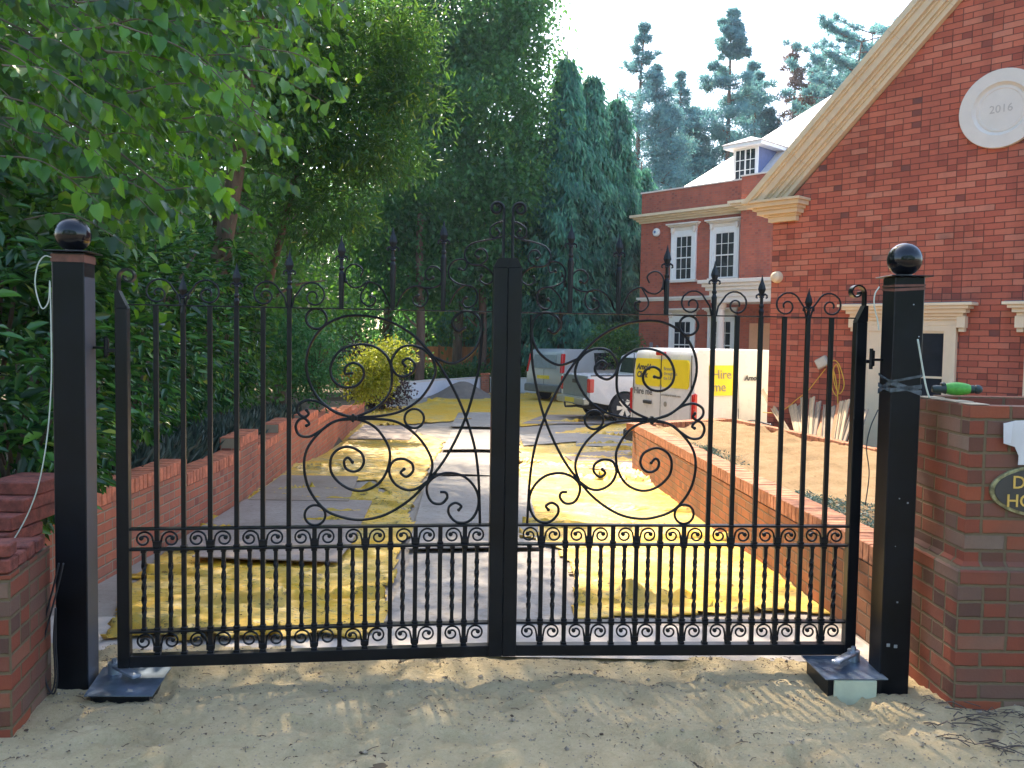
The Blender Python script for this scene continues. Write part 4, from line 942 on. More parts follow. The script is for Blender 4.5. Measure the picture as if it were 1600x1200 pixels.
b = MB(); b.cbox(-.07, .07, -.076, -.07, -.055, .055, .003, Matrix.Translation((.84, -.002, 1.42)) @ Matrix.Rotation(R(-28), 4, 'Y')); b.build('cover', plain('box_cover', (.60, .56, .46), .5), eb)
ga = P0+hN*.05
cable('cable', [atP(x, y, ga, hN) for x, y in [(1298, 567), (1304, 563), (1312, 572), (1319, 600), (1312, 615), (1304, 600), (1302, 578), (1308, 570), (1312, 590), (1308, 618), (1300, 605), (1302, 580), (1307, 600), (1309, 630), (1306, 655)]], .007, M_yel, 'bundle of looped yellow cable hanging on the garage wall')
cable('cable', [atP(x, y, ga, hN) for x, y in [(1290, 576), (1275, 595), (1262, 611), (1245, 624), (1228, 638), (1210, 645), (1192, 644)]], .006, M_yel, 'single yellow cable trailing left from the electrical box')

# --- far red brick house
Q0 = np.array([4.69, 32.0, 0])
fh = thing('brick_house', 'two storey red brick house with white sash windows beyond the vans', 'house', tuple(Q0), HA)
b = MB(); b.prism([(0, 0), (16, 0), (16, 11), (0, 11)], 'z', -.7, 7.08); b.build('wall', M_brickf, fh)
b = MB(); b.prism([(4.52, -.5), (9.5, -.5), (9.5, .01), (4.52, .01)], 'z', -.7, 7.08)
b.build('projecting_bay', M_brickf, fh)
def ringbox(b, o_, z0, z1):
    b.box(-o_, 16+o_, -o_, 11+o_, z0, z1); b.box(4.52-o_, 9.5+o_, -.5-o_, 0, z0+.001, z1-.001)
b = MB(); ringbox(b, .06, 5.98, 6.06); ringbox(b, .14, 6.06, 6.13); ringbox(b, .22, 6.13, 6.20); ringbox(b, .32, 6.20, 6.29); b.build('cornice', M_stone, fh)
b = MB(); ringbox(b, .04, 7.081, 7.13); b.build('parapet_coping', M_stonew, fh)
b = MB(); ringbox(b, .05, 3.13, 3.20); ringbox(b, .09, 3.20, 3.27); b.build('string_course', M_stonew, fh)
for (x0, x1, z0, z1) in ((1.60, 2.30, 3.86, 5.41), (3.24, 4.02, 3.86, 5.41)): facade_window(fh, x0, x1, z0, z1, 3, 4, (M_white, M_white), .18, hw=.26)
for (x0, x1) in ((1.60, 2.34), (3.24, 3.98)): facade_window(fh, x0, x1, .72, 2.40, 3, 4, (M_white, M_white), .18, hw=.26)
for (x0, x1) in ((6.5, 7.3), (8.2, 9.0)):
    f_ = facade_window(fh, x0, x1, 3.86, 5.41, 3, 4, (M_white, M_white), .18)
    if f_: f_.location = (0, -.5, 0)
# roof, dormer
M_slate = plain('pale_roof', (.62, .58, .55), .35, var=.12, nscale=9, spec=.6)
b = MB(); b.add([(.9, .5, 7.0), (15, .5, 7.0), (15, 10.4, 7.0), (.9, 10.4, 7.0), (4.6, 5.3, 10.9), (11, 5.3, 10.9)], [(0, 1, 5, 4), (1, 2, 5), (2, 3, 4, 5), (3, 0, 4)]); b.build('roof', M_slate, fh)
def flp(px, py, yo):
    q = Q0-hN*yo; P = atP(px, py, q, hN); v = P-Q0
    return float(v[0]*math.cos(HA)+v[1]*math.sin(HA)), float(P[2])
yo = .9; a = flp(1148, 272, yo); c = flp(1183, 272, yo); tp = flp(1148, 232, yo)
dx0, dx1, dz0, dz1 = a[0], c[0], 6.9, tp[1]-.05
dm = MB().box(dx0, dx1, yo, yo+3.6, dz0, dz1).build('dormer', plain('dormer_lead', (.10, .13, .26), .5, var=.15), fh)
MB().box(dx0-.04, dx1+.04, yo-.05, yo, dz0, dz1).build('dormer_front', M_white, dm)
w_ = dx1-dx0
for (a0, a1) in ((.08, .46), (.54, .92)):
    MB().box(dx0+w_*a0, dx0+w_*a1, yo-.062, yo-.05, dz0+.35, dz1-.08).build('pane', M_glass, dm)
    bb = MB(); xm = dx0+w_*(a0+a1)/2; bb.box(xm-.012, xm+.012, yo-.072, yo-.062, dz0+.35, dz1-.08)
    for k in (1, 2): zk = dz0+.35+(dz1-.08-dz0-.35)*k/3; bb.box(dx0+w_*a0, dx0+w_*a1, yo-.071, yo-.062, zk-.012, zk+.012)
    bb.build('glazing_bar', M_white, dm)
b = MB(); xm = (dx0+dx1)/2; e_ = .30
b.add([(dx0-e_, yo-.3, dz1), (dx1+e_, yo-.3, dz1), (dx1+e_, yo+4, dz1), (dx0-e_, yo+4, dz1), (dx0-e_, yo-.3, dz1+.13), (dx1+e_, yo-.3, dz1+.13), (dx1+e_, yo+4, dz1+.13), (dx0-e_, yo+4, dz1+.13)], [(0, 3, 2, 1), (4, 5, 6, 7), (0, 1, 5, 4), (1, 2, 6, 5), (2, 3, 7, 6), (3, 0, 4, 7)])
b.build('dormer_eaves', M_white, dm)
b = MB(); z_ = dz1+.131
b.add([(dx0-e_-.05, yo-.35, z_), (dx1+e_+.05, yo-.35, z_), (dx1+e_+.05, yo+4, z_), (dx0-e_-.05, yo+4, z_), (xm, yo-.35+.6, z_+.30), (xm, yo+4, z_+.30)], [(0, 1, 4), (1, 2, 5, 4), (2, 3, 5), (3, 0, 4, 5), (0, 3, 2, 1)]); b.build('dormer_roof', plain('dormer_lead2', (.16, .17, .24), .5), dm)
# portico
b = MB()
for (z0, z1, o_) in ((2.92, 3.10, 0), (3.10, 3.30, .05), (3.30, 3.42, .16), (3.42, 3.53, .26), (3.53, 3.64, .38)): b.box(4.95-.55-o_, 8.2, -1.9-o_*.6, -.5, z0, z1)
b.build('portico_top', M_stonew, fh, bevel=.01)
for xc in (4.62, 7.9):
    b = MB(); b.lathe([(.17, -.45), (.17, -.3), (.14, -.28), (.135, .5), (.115, 2.72), (.15, 2.75), (.17, 2.82), (.17, 2.92)], 20, Matrix.Translation((xc, -1.65, 0))); b.build('column', M_stonew, fh, smooth='auto')
MB().box(5.0, 6.4, -.56, -.5, -.4, 2.3).build('door', plain('door_board', (.62, .32, .18), .7, var=.08), fh)
bell = thing('alarm_bell', 'round white alarm box beside the top left window of the house', 'alarm box', tuple(Q0), HA)
b = MB(); b.lathe([(.15, 0), (.15, .05), (.12, .09), (.04, .1)], 24, Matrix.Translation((.72, 0, 5.62)) @ Matrix.Rotation(R(90), 4, 'X')); b.build('cover', M_white, bell, smooth='auto')
b = MB(); b.lathe([(.05, .098), (.045, .11)], 16, Matrix.Translation((.70, 0, 5.63)) @ Matrix.Rotation(R(90), 4, 'X')); b.build('strobe', plain('strobe', (.10, .16, .35), .3), bell)
mb = MB(); mb.cbox(.55, .68, -.06, 0, 1.42, 1.62, .01); mb.cbox(.85, .93, -.05, 0, 1.40, 1.52, .01); mo = mb.build('meter_box', plain('meter', (.25, .22, .24), .6)); mo.location = Q0; mo.rotation_euler = (0, 0, HA)
tag(mo, 'small grey outlet boxes low on the far house corner', 'outlet box')

# ------------------------------------------------------------------ vehicles
M_vw = plain('van_white', (.72, .72, .72), .28, var=.02, nscale=2, coat=.5)
M_vs = plain('van_silver', (.42, .46, .48), .33, metal=.3, var=.05, nscale=2, coat=.5)
M_vpk = plain('pickup_white', (.66, .66, .68), .28, var=.02, nscale=2, coat=.5)
M_dk = plain('dark_trim', (.03, .032, .035), .6); M_cg = plain('car_glass', (.02, .026, .032), .06, spec=.8)
M_red = plain('tail_lens', (.50, .015, .015), .15, spec=.6); M_yp = plain('sticker_yellow', (.84, .68, .02), .4, var=.04); M_yplate = plain('number_plate', (.70, .56, .05), .4)
M_ink = plain('sticker_ink', (.05, .05, .06), .5); M_inkg = plain('sticker_grey', (.28, .26, .22), .5)
M_rim = plain('alloy', (.62, .62, .60), .3, metal=.5)
def outline(L_, H, prof_top, x1, x2, r_, zb_=.32):
    pts = [(0.03, zb_)]
    for xc in (x1, x2):
        pts.append((xc-r_, zb_))
        for k in range(1, 12): a = math.pi-k*math.pi/12; pts.append((xc+r_*math.cos(a), .36+(r_)*math.sin(a)))
        pts.append((xc+r_, zb_))
    return pts+[(L_-.02, zb_)]+prof_top
def wheel(root, x, y, r_, side, spokes=6):
    w_ = MB(); M_ = Matrix.Translation((x, y, r_)) @ Matrix.Rotation(R(90), 4, 'X')
    w_.lathe([(r_*.62, -.10), (r_*.93, -.11), (r_, -.08), (r_, .08), (r_*.93, .11), (r_*.62, .10)], 40, M_); wo2 = w_.build('wheel', M_rubber, root, smooth='auto')
    c = MB(); c.lathe([(.02, side*.075), (r_*.6, side*.04), (r_*.63, side*.10), (r_*.60, side*.105), (r_*.58, side*.06)], 36, M_); c.build('wheel_well', M_dk, wo2)
    c = MB()
    for k in range(spokes):
        a = 2*math.pi*k/spokes; c.add([M_ @ Vector((rr*math.cos(a+da), rr*math.sin(a+da), side*zz)) for (rr, da, zz) in ((.03, -.9, .118), (.03, .9, .118), (r_*.6, .26, .118), (r_*.6, -.26, .118), (.03, -.9, .09), (.03, .9, .09), (r_*.6, .26, .09), (r_*.6, -.26, .09))], [(0, 1, 2, 3), (7, 6, 5, 4), (0, 3, 7, 4), (1, 5, 6, 2), (2, 6, 7, 3), (0, 4, 5, 1)])
    c.lathe([(.055, side*.09), (.05, side*.125)], 16, M_); c.build('rim', M_rim, wo2)
TXR = Matrix(((0, 0, -1, 0), (-1, 0, 0, 0), (0, 1, 0, 0), (0, 0, 0, 1)))
def shell(root, pts, Wd, mat, name='body', tum=.09, zb0=1.0, H=1.97, bev=.05):
    b = MB(); b.prism([(p[0], p[1]) for p in pts], 'y', 0, Wd)
    b.v = [(x, y+(tum*(z-zb0)/(H-zb0))*(1 if y < Wd/2 else -1) if z > zb0 else y, z) for (x, y, z) in b.v]
    return b.build(name, mat, root, smooth='auto', bevel=bev)
# white rental van
va = thing('parked_van', 'white rental van with yellow lettered panels, nearest the sand bed', 'van', (2.98, 13.95, -.43), R(90-64.5))
H = 1.99; L_, Wd = 4.8, 1.9
shell(va, outline(L_, H, [(L_, .55), (L_-.05, .95), (3.95, 1.15), (3.2, 1.82), (2.9, 1.95), (1.5, H), (.12, H), (.06, 1.9), (0, 1.2), (0, .45)], .85, 3.85, .36), Wd, M_vw, H=H)
def sy(z, tum=.09): return tum*max(0, z-1.0)/(H-1.0)
for y0, y1 in ((.17, .93), (.97, 1.73)):
    b = MB(); b.prism([(y0+.03, 1.32), (y1-.03, 1.32), (y1, 1.36), (y1-.005, 1.76), (y1-.04, 1.80), (y0+.04, 1.80), (y0+.005, 1.76), (y0, 1.36)], 'x', -.006, .02, Matrix.Translation((0, 0, 0))); o = b.build('yellow_panel', M_yp, va); 
b = MB(); b.box(-.003, .01, .945, .955, .50, 1.92); b.box(-.003, .01, .10, .11, .5, 1.88); b.box(-.003, .01, 1.79, 1.80, .5, 1.88); b.build('door_seam', M_dk, va)
text_obj('lettering', 'Arnold\nClark', .145, M_ink, va, Matrix.Translation((-.008, 1.68, 1.60)) @ TXR, shear=.25, bold=.006)
text_obj('lettering', 'Branches\nthroughout\nthe UK', .085, M_inkg, va, Matrix.Translation((-.008, .86, 1.61)) @ TXR)
text_obj('lettering', 'Hire me', .17, M_ink, va, Matrix.Translation((-.008, 1.76, 1.16)) @ TXR)
text_obj('lettering', 'arnoldclarkrental.com', .062, M_inkg, va, Matrix.Translation((-.008, .92, 1.17)) @ TXR)
text_obj('lettering', 'T.A.R.C.', .05, M_inkg, va, Matrix.Translation((-.008, 1.72, .90)) @ TXR) if False else None
b = MB(); b.lathe([(.045, 0), (.045, .004)], 20, Matrix.Translation((-.004, .80, 1.03)) @ Matrix.Rotation(R(-90), 4, 'Y')); b.lathe([(.036, .004), (.036, .005)], 20, Matrix.Translation((-.004, .80, 1.03)) @ Matrix.Rotation(R(-90), 4, 'Y')); b.build('badge', M_inkg, va)
b = MB(); b.cbox(-.03, 0, 1.20, 1.45, 1.0, 1.06, .01); b.build('door_handle', M_dk, va)
b = MB(); b.cbox(-.02, 0, 1.05, 1.65, .62, .72, .01); b.build('plate_recess', M_dk, va)
b = MB(); b.cbox(-.14, .05, -.01, Wd+.01, .30, .52, .03); b.build('bumper', M_dk, va)
b = MB(); b.cbox(-.02, .03, .84, 1.1, 1.86, 1.93, .012); b.build('brake_light', M_red, va)
for y0 in (-.012, Wd-.10):
    b = MB(); b.cbox(-.012, .07, y0+.01, y0+.10, .80, 1.26, .02); b.build('tail_light', M_red, va)
b = MB(); b.cbox(.35, .80, -.004, .03, 1.18, 1.68, .0015, Matrix.Translation((0, .035, 0)) @ Matrix.Rotation(0, 4, 'X')); 
b = MB(); b.add([(.33, -.006+sy(1.22), 1.22), (.85, -.006+sy(1.22), 1.22), (.85, -.006+sy(1.72), 1.72), (.33, -.006+sy(1.72), 1.72), (.33, .02+sy(1.22), 1.22), (.85, .02+sy(1.22), 1.22), (.85, .02+sy(1.72), 1.72), (.33, .02+sy(1.72), 1.72)], [(0, 1, 2, 3), (7, 6, 5, 4), (0, 4, 5, 1), (1, 5, 6, 2), (2, 6, 7, 3), (3, 7, 4, 0)]); b.build('yellow_panel', M_yp, va)
tl_ = Matrix.Rotation(-.09, 4, 'X')
text_obj('lettering', 'Hire\nme', .22, M_inkg, va, Matrix.Translation((.38, -.014+sy(1.5), 1.50)) @ tl_ @ TX)
text_obj('lettering', 'Arnold', .12, M_ink, va, Matrix.Translation((1.05, -.012+sy(1.45), 1.47)) @ tl_ @ TX, shear=.25, bold=.004)
b = MB(); b.add([(3.0, -.004+sy(1.15), 1.15), (3.85, -.004+sy(1.15), 1.15), (3.35, -.004+sy(1.7), 1.68), (3.0, -.004+sy(1.7), 1.72)], [(0, 1, 2, 3)]); b.build('side_window', M_cg, va, recalc=False)
b = MB()
for xx in (.92, 2.05, 2.98): b.cbox(xx-.006, xx+.006, -.003, .01, .55, 1.0, .001)
for xx in (.92, 2.05, 2.98): b.add([(xx-.006, -.003, 1.0), (xx+.006, -.003, 1.0), (xx+.006, -.003+sy(1.8), 1.8), (xx-.006, -.003+sy(1.8), 1.8)], [(0, 1, 2, 3)])
b.cbox(.15, 2.95, -.003, .01, .72, .73, .001); b.build('side_seam', plain('seam_grey', (.2, .2, .2), .6), va, recalc=False)
b = MB(); b.cbox(.5, 4.5, -.012, .0, .36, .46, .004); b.build('sill_trim', M_dk, va)
b = MB(); b.cbox(-.012, .02, .10, 1.80, .545, .56, .004); b.build('rear_crease', plain('seam_grey', (.2, .2, .2), .6), va)
for x_ in (.85, 3.85): wheel(va, x_, .13, .33, 1); wheel(va, x_, Wd-.13, .33, -1)
# small silver van at the back
vb = thing('parked_van', 'small silver grey van farthest back, partly hidden by the pickup', 'van', (1.66, 28.5, -.45), R(90-48))
H2 = 1.80; Wd2 = 1.75
shell(vb, outline(4.3, H2, [(4.3, .55), (4.2, .9), (3.5, 1.08), (2.9, 1.62), (2.6, 1.75), (1.6, H2), (.25, H2), (.12, 1.7), (0, 1.05), (0, .4)], .75, 3.45, .35), Wd2, M_vs, H=H2, tum=.12)
def sy2(z): return .12*max(0, z-1.0)/(H2-1.0)
b = MB(); b.prism([(.28, 1.14), (Wd2-.28, 1.14), (Wd2-.34, 1.6), (.34, 1.6)], 'x', 0, .01, Matrix(((1, 0, .175, -.205), (0, 1, 0, 0), (0, 0, 1, 0), (0, 0, 0, 1)))); b.build('rear_window', plain('rear_glass_grey', (.22, .27, .29), .12), vb)
b = MB(); b.cbox(-.02, .12, -.012, .10, 1.0, 1.65, .02, Matrix(((1, 0, .17, -.17), (0, 1, .1, -.09), (0, 0, 1, 0), (0, 0, 0, 1)))); b.build('tail_light', M_red, vb)
b = MB(); b.cbox(-.02, .12, Wd2-.10, Wd2+.012, 1.0, 1.65, .02, Matrix(((1, 0, .17, -.17), (0, 1, -.1, .09), (0, 0, 1, 0), (0, 0, 0, 1)))); b.build('tail_light', M_red, vb)
b = MB(); b.cbox(-.012, 0, .6, 1.2, .78, .9, .004); b.build('number_plate', M_yplate, vb)
b = MB(); b.cbox(-.10, .06, -.01, Wd2+.01, .34, .60, .03); b.build('bumper', plain('bumper_grey', (.13, .15, .16), .6), vb)
b = MB(); b.add([(1.65, -.004+sy2(1.1), 1.1), (3.3, -.004+sy2(1.1), 1.1), (2.8, -.004+sy2(1.6), 1.58), (2.5, -.004+sy2(1.68), 1.68), (1.65, -.004+sy2(1.68), 1.68)], [(0, 1, 2, 3, 4)]); b.build('side_window', M_cg, vb, recalc=False)
b = MB(); b.cbox(-.006, .01, .865, .877, .6, 1.1, .001); b.build('door_seam', M_dk, vb)
b = MB(); b.cbox(3.0, 3.14, -.2, .03, 1.1, 1.24, .02); b.build('wing_mirror', M_dk, vb)
for x_ in (.75, 3.45): wheel(vb, x_, .13, .32, 1); wheel(vb, x_, Wd2-.13, .32, -1)
# pickup
pk = thing('pickup_truck', 'white pickup truck with grey tailgate parked between the two vans', 'pickup truck', (1.98, 21.7, -.45), R(90-70))
Wp = 1.85
o = outline(5.1, 1.2, [(5.1, .8), (5.0, 1.08), (3.9, 1.16), (1.62, 1.18), (1.6, 1.22), (.04, 1.22), (0, 1.15), (0, .58)], 1.0, 4.15, .46, .46)
o[0] = (0.02, .55)
shell(pk, o, Wp, M_vpk, H=2.4, tum=.05, bev=.035)
b = MB(); b.prism([(1.62, 1.18), (3.95, 1.16), (3.2, 1.72), (2.9, 1.79), (1.95, 1.80), (1.72, 1.70)], 'y', .06, Wp-.06); b.v = [(x, y+.14*(z-1.16)/.64*(1 if y < 1 else -1), z) for (x, y, z) in b.v]; b.build('cab', M_vpk, pk, smooth='auto', bevel=.04)
b = MB()
def cy(z): return .06+.14*(z-1.16)/.64
for (xa, xb_, xt0, xt1) in ((1.80, 2.55, 1.90, 2.52), (2.62, 3.62, 2.58, 3.02)):
    b.add([(xa, cy(1.22)-.006, 1.22), (xb_, cy(1.22)-.006, 1.22), (xt1, cy(1.66)-.006, 1.66), (xt0, cy(1.66)-.006, 1.66)], [(0, 1, 2, 3)])
b.build('side_window', M_cg, pk, recalc=False)
b = MB(); b.add([(1.640, .3, 1.26), (1.640, Wp-.3, 1.26), (1.70, Wp-.36, 1.66), (1.70, .36, 1.66)], [(0, 1, 2, 3)]); b.v = [(x-.022, y, z) for x, y, z in b.v]; b.build('rear_window', M_cg, pk, recalc=False)
b = MB(); b.cbox(-.02, .03, .17, Wp-.17, .66, 1.205, .012); b.build('tailgate', plain('tailgate_grey', (.16, .20, .20), .4, var=.15), pk)
b = MB(); b.cbox(-.035, 0, .8, 1.05, 1.0, 1.1, .01); b.build('tailgate_handle', M_dk, pk)
for y0 in (-.008, Wp-.162):
    b = MB(); b.cbox(-.02, .12, y0, y0+.17, .78, 1.14, .02); b.build('tail_light', M_red, pk)
b = MB(); b.cbox(-.16, .02, .05, Wp-.05, .46, .64, .03); b.build('bumper', plain('bumper_chrome', (.36, .38, .34), .35, metal=.6), pk)
b = MB(); b.cbox(-.165, -.15, .62, 1.22, .5, .62, .004); b.build('number_plate', M_yplate, pk)
b = MB(); b.tube([(.2, .9, .40), (-.12, .9, .38), (-.28, .9, .38), (-.30, .9, .46)], .03, 8); b.tube([(.2, .4, .42), (.2, 1.45, .42)], .035, 8); b.lathe([(.01, .44), (.03, .46), (.03, .49), (.01, .51)], 12, Matrix.Translation((-.30, .9, 0))); b.build('tow_bar', M_dk, pk)
b = MB(); b.cbox(.3, 4.8, .3, Wp-.3, .30, .5, .03); b.build('underbody', M_dk, pk)
b = MB()
for xx in (1.60, 2.60, 3.62): b.cbox(xx-.006, xx+.006, -.003, .03, .56, 1.14, .001)
b.cbox(1.0, 4.6, -.006, .01, .54, .57, .002); b.build('side_seam', plain('seam_grey', (.2, .2, .2), .6), pk)
for xx in (2.40, 3.40):
    b = MB(); b.cbox(xx, xx+.16, -.02, .01, 1.02, 1.055, .006); b.build('door_handle', M_dk, pk)
b = MB(); b.cbox(3.45, 3.62, -.18, .03, 1.14, 1.30, .02); b.build('wing_mirror', M_dk, pk)
b = MB(); b.cbox(.03, 1.55, .0, .06, 1.205, 1.235, .01); b.build('bed_rail', M_dk, pk)
for x_ in (1.0, 4.15): wheel(pk, x_, .12, .39, 1); wheel(pk, x_, Wp-.12, .39, -1)

# ------------------------------------------------------------------ far end of the drive
wp = [(-4.4, 31.2), (-3.5, 29.4), (-2.4, 31.6), (-1.22, 33.4)]
ww = thing('white_wall', 'low curved white rendered wall at the far end of the drive', 'wall', (-3.5, 29.4, -.45))
b = MB(); b2 = MB()
for (p, q) in zip(wp[:-1], wp[1:]):
    p, q = np.array(p), np.array(q); d_ = (q-p)/np.linalg.norm(q-p); n_ = np.array([-d_[1], d_[0]])*.22
    za, zc = (.09-.05*(p[0] < -4)), .12
    for (bb, z0, z1, ex) in ((b, -.6, None, 0), (b2, 0, .05, .02)):
        A1 = p-n_*ex; A2 = q-n_*ex; A3 = q+n_*(1+ex); A4 = p+n_*(1+ex)
        lo = [-.6]*4 if bb is b else [za, zc, zc, za]; hi = [za, zc, zc, za] if bb is b else [za+.05, zc+.05, zc+.05, za+.05]
        bb.add([(*A1, lo[0]), (*A2, lo[1]), (*A3, lo[2]), (*A4, lo[3]), (*A1, hi[0]), (*A2, hi[1]), (*A3, hi[2]), (*A4, hi[3])], [(0, 3, 2, 1), (4, 5, 6, 7), (0, 1, 5, 4), (1, 2, 6, 5), (2, 3, 7, 6), (3, 0, 4, 7)])
b.build('rendered_face', plain('white_render', (.78, .78, .80), .8, var=.04), ww, world=True); b2.build('wall_coping', M_stonew, ww, world=True)
ep = thing('brick_pier', 'small red brick pier ending the white wall', 'brick pier', (-1.05, 33.45, -.45)); MB().box(-.16, .16, -.16, .16, -.1, .70).build('pier_body', M_lw, ep); MB().cbox(-.19, .19, -.19, .19, .70, .76, .01).build('pier_cap', M_cop, ep)
w2 = thing('white_wall', 'second stretch of white wall behind the silver van', 'wall', (.4, 33.8, -.45)); MB().box(-1.25, 3.8, 0, .2, -.1, .55).build('rendered_face', M_white, w2); MB().cbox(-1.28, 3.83, -.02, .22, .55, .60, .01).build('wall_coping', M_stonew, w2)
hp = grid_mesh('gravel_heap', np.arange(-3.6, -.4, .06), np.arange(28.2, 32.4, .06), lambda X, Y: g(Y)-.05+.62*np.exp(-((X+1.75)/.85)**2-((Y-30.6)/.9)**2)+.05*fbm(X*4, Y*4, 3, 4), earth_mat('gravel', [(.3, (.15, .12, .10)), (.7, (.28, .23, .19))], .6, 5, .02), lambda x, y: ((x+2)/1.5)**2+((y-30.4)/1.6)**2 < 1)
tag(hp, 'mound of grey brown gravel against the white wall', 'gravel heap', kind='stuff')
fp_ = [(-7.5, 36.5), (-3.2, 37.5), (4.3, 39.0)]
fe = thing('wooden_fence', 'brown close board fence behind the hedge at the far end', 'fence', (fp_[0][0], fp_[0][1], -.4))
fb = MB(); i = 0
for (p, q) in zip(fp_[:-1], fp_[1:]):
    p, q = np.array(p), np.array(q); n = int(np.linalg.norm(q-p)/.14); ang = math.atan2(*(q-p)[::-1])
    for k in range(n):
        c_ = p+(q-p)*(k+.5)/n; fb.box(-.078, .062, -.01+.008*(k % 2), .012+.008*(k % 2), -.5, 1.28+random.uniform(-.01, .01), Matrix.Translation((c_[0], c_[1], 0)) @ Matrix.Rotation(ang, 4, 'Z'))
fb.build('fence_boards', plain('fence_wood', (.62, .25, .11), .85, var=.3, nscale=3, stretch=(3, 3, .3)), fe, world=True)
b = MB()
for k in range(9):
    c_ = np.array(fp_[1])+(np.array(fp_[2])-np.array(fp_[1]))*k/8; b.box(c_[0]-.05, c_[0]+.05, c_[1]-.08, c_[1]-.012, -.5, 1.34)
b.build('fence_posts', plain('fence_wood_dark', (.30, .14, .08), .9, var=.3), fe, world=True)

# ------------------------------------------------------------------ vegetation
def unit(a): return a/np.maximum(np.linalg.norm(a, axis=1, keepdims=True), 1e-9)
SH = {'oval': ([(0, 0, 0), (.30, .46, .10), (.68, .36, .09), (1, 0, -.05), (.68, -.36, .09), (.30, -.46, .10)], [(0, 3, 2, 1), (0, 5, 4, 3)]),
      'heart': ([(0, 0, 0), (-.06, .28, .05), (.22, .50, .10), (.60, .36, .07), (1.02, 0, -.10), (.60, -.36, .07), (.22, -.50, .10), (-.06, -.28, .05), (.5, 0, 0)], [(0, 8, 2, 1), (8, 4, 3, 2), (0, 7, 6, 8), (8, 6, 5, 4)]),
      'lance': ([(0, 0, 0), (.35, .5, .08), (.75, .32, .02), (1, 0, -.12), (.75, -.32, .02), (.35, -.5, .08)], [(0, 3, 2, 1), (0, 5, 4, 3)]),
      'quad': ([(0, 0, 0), (.45, .5, .03), (1, 0, -.03), (.45, -.5, .03)], [(0, 3, 2, 1)])}
def leafmesh(name, P, D, N_, Ln, Wd_, mat, shape='quad', rnd=None, parent=None):
    tv, tf = SH[shape]; tv = np.array(tv); n = len(P); k = len(tv)
    D = unit(D); S = unit(np.cross(N_, D)); U = np.cross(D, S)
    Ln = np.broadcast_to(Ln, (n,)); Wd_ = np.broadcast_to(Wd_, (n,))
    V = P[:, None, :]+D[:, None, :]*(tv[None, :, 0:1]*Ln[:, None, None])+S[:, None, :]*(tv[None, :, 1:2]*Wd_[:, None, None])+U[:, None, :]*(tv[None, :, 2:3]*Ln[:, None, None])
    F = (np.array(tf)[None]+np.arange(n)[:, None, None]*k).reshape(-1, 4)
    me = bpy.data.meshes.new(name)
    if parent is not None: V = V-np.array(parent.location)
    me.vertices.add(n*k); me.vertices.foreach_set('co', V.reshape(-1).astype(np.float32))
    me.loops.add(len(F)*4); me.loops.foreach_set('vertex_index', F.ravel().astype(np.int32))
    me.polygons.add(len(F)); me.polygons.foreach_set('loop_start', np.arange(len(F), dtype=np.int32)*4)
    me.update(calc_edges=True)
    at = me.attributes.new('rnd', 'FLOAT', 'POINT'); rnd = rng.random(n) if rnd is None else rnd
    at.data.foreach_set('value', np.repeat(rnd, k).astype(np.float32))
    me.materials.append(mat)
    o = bpy.data.objects.new(name, me); COL.objects.link(o)
    if parent is not None: o.parent = parent
    return o
def blobs_points(blobs, n, clump=60, cr=.35, shell=.55):
    B_ = np.array([q[:6] for q in blobs], float); vol = B_[:, 3]*B_[:, 4]*B_[:, 5]; wts = vol**.75; wts /= wts.sum()
    nc = max(1, n//clump); bi = rng.choice(len(B_), nc, p=wts)
    d = unit(rng.normal(size=(nc, 3))); rr = 1-(1-shell)*rng.random(nc)**1.3
    C_ = B_[bi, :3]+d*rr[:, None]*B_[bi, 3:]
    ci = rng.integers(0, nc, n); off = rng.normal(size=(n, 3))*cr*np.array([1, 1, .65])
    return C_[ci]+off, d[ci], ci, nc
def crown(name, blobs, n, ln, wd, mat, shape='quad', clump=60, cr=.35, droop=.5, shell=.45, parent=None, flat=.5, tone=.35):
    P, out, ci, nc = blobs_points(blobs, n, clump, cr, shell)
    D = rng.normal(size=(n, 3))*.8+out*.5; D[:, 2] -= droop
    N_ = rng.normal(size=(n, 3)); N_[:, 2] += flat*2
    ct = rng.random(nc)[ci]; rnd = np.clip(rng.random(n)*(1-tone)+ct*tone, 0, 1)
    s_ = rng.uniform(.65, 1.25, n)
    return leafmesh(name, P, D, N_, ln*s_, wd*s_, mat, shape, rnd, parent)
def trunk(parent, pts, r0, r1, mat, limbs=0, top=None, spread=1.5, name='trunk', seed=0):
    b = MB(); sm = cr_smooth(pts, 4); n = len(sm); b.tube(sm, [r0+(r1-r0)*i/(n-1) for i in range(n)], 10)
    rr = random.Random(seed+len(pts)*7+int(r0*100))
    for k in range(limbs):
        f = .35+.6*k/max(1, limbs); p = sm[int(f*(n-1))]; a = rr.uniform(0, 6.28); l = spread*rr.uniform(.5, 1.1)*(1.15-f)
        q1 = p+np.array([math.cos(a)*l*.5, math.sin(a)*l*.5, l*.35]); q2 = p+np.array([math.cos(a)*l, math.sin(a)*l, l*.45+rr.uniform(-.3, .5)]); r_ = (r0+(r1-r0)*f)*.45
        b.tube(cr_smooth([p, q1, q2], 3), [r_*(1-.12*i) for i in range(7)], 6)
    return b.build(name, mat, parent, world=True, smooth=True, uv=False)
G_near = leaf_mat('leaf_near', [(0, (.010, .038, .026)), (.38, (.028, .10, .032)), (.68, (.095, .27, .026)), (1, (.24, .46, .03))], .30, .44, (.26, .54, .02), .55)
G_laur = leaf_mat('leaf_laurel', [(0, (.012, .042, .020)), (.4, (.030, .11, .030)), (.8, (.085, .24, .035)), (.95, (.18, .36, .045)), (1, (.36, .38, .06))], .27, .22, (.15, .38, .03), .55)
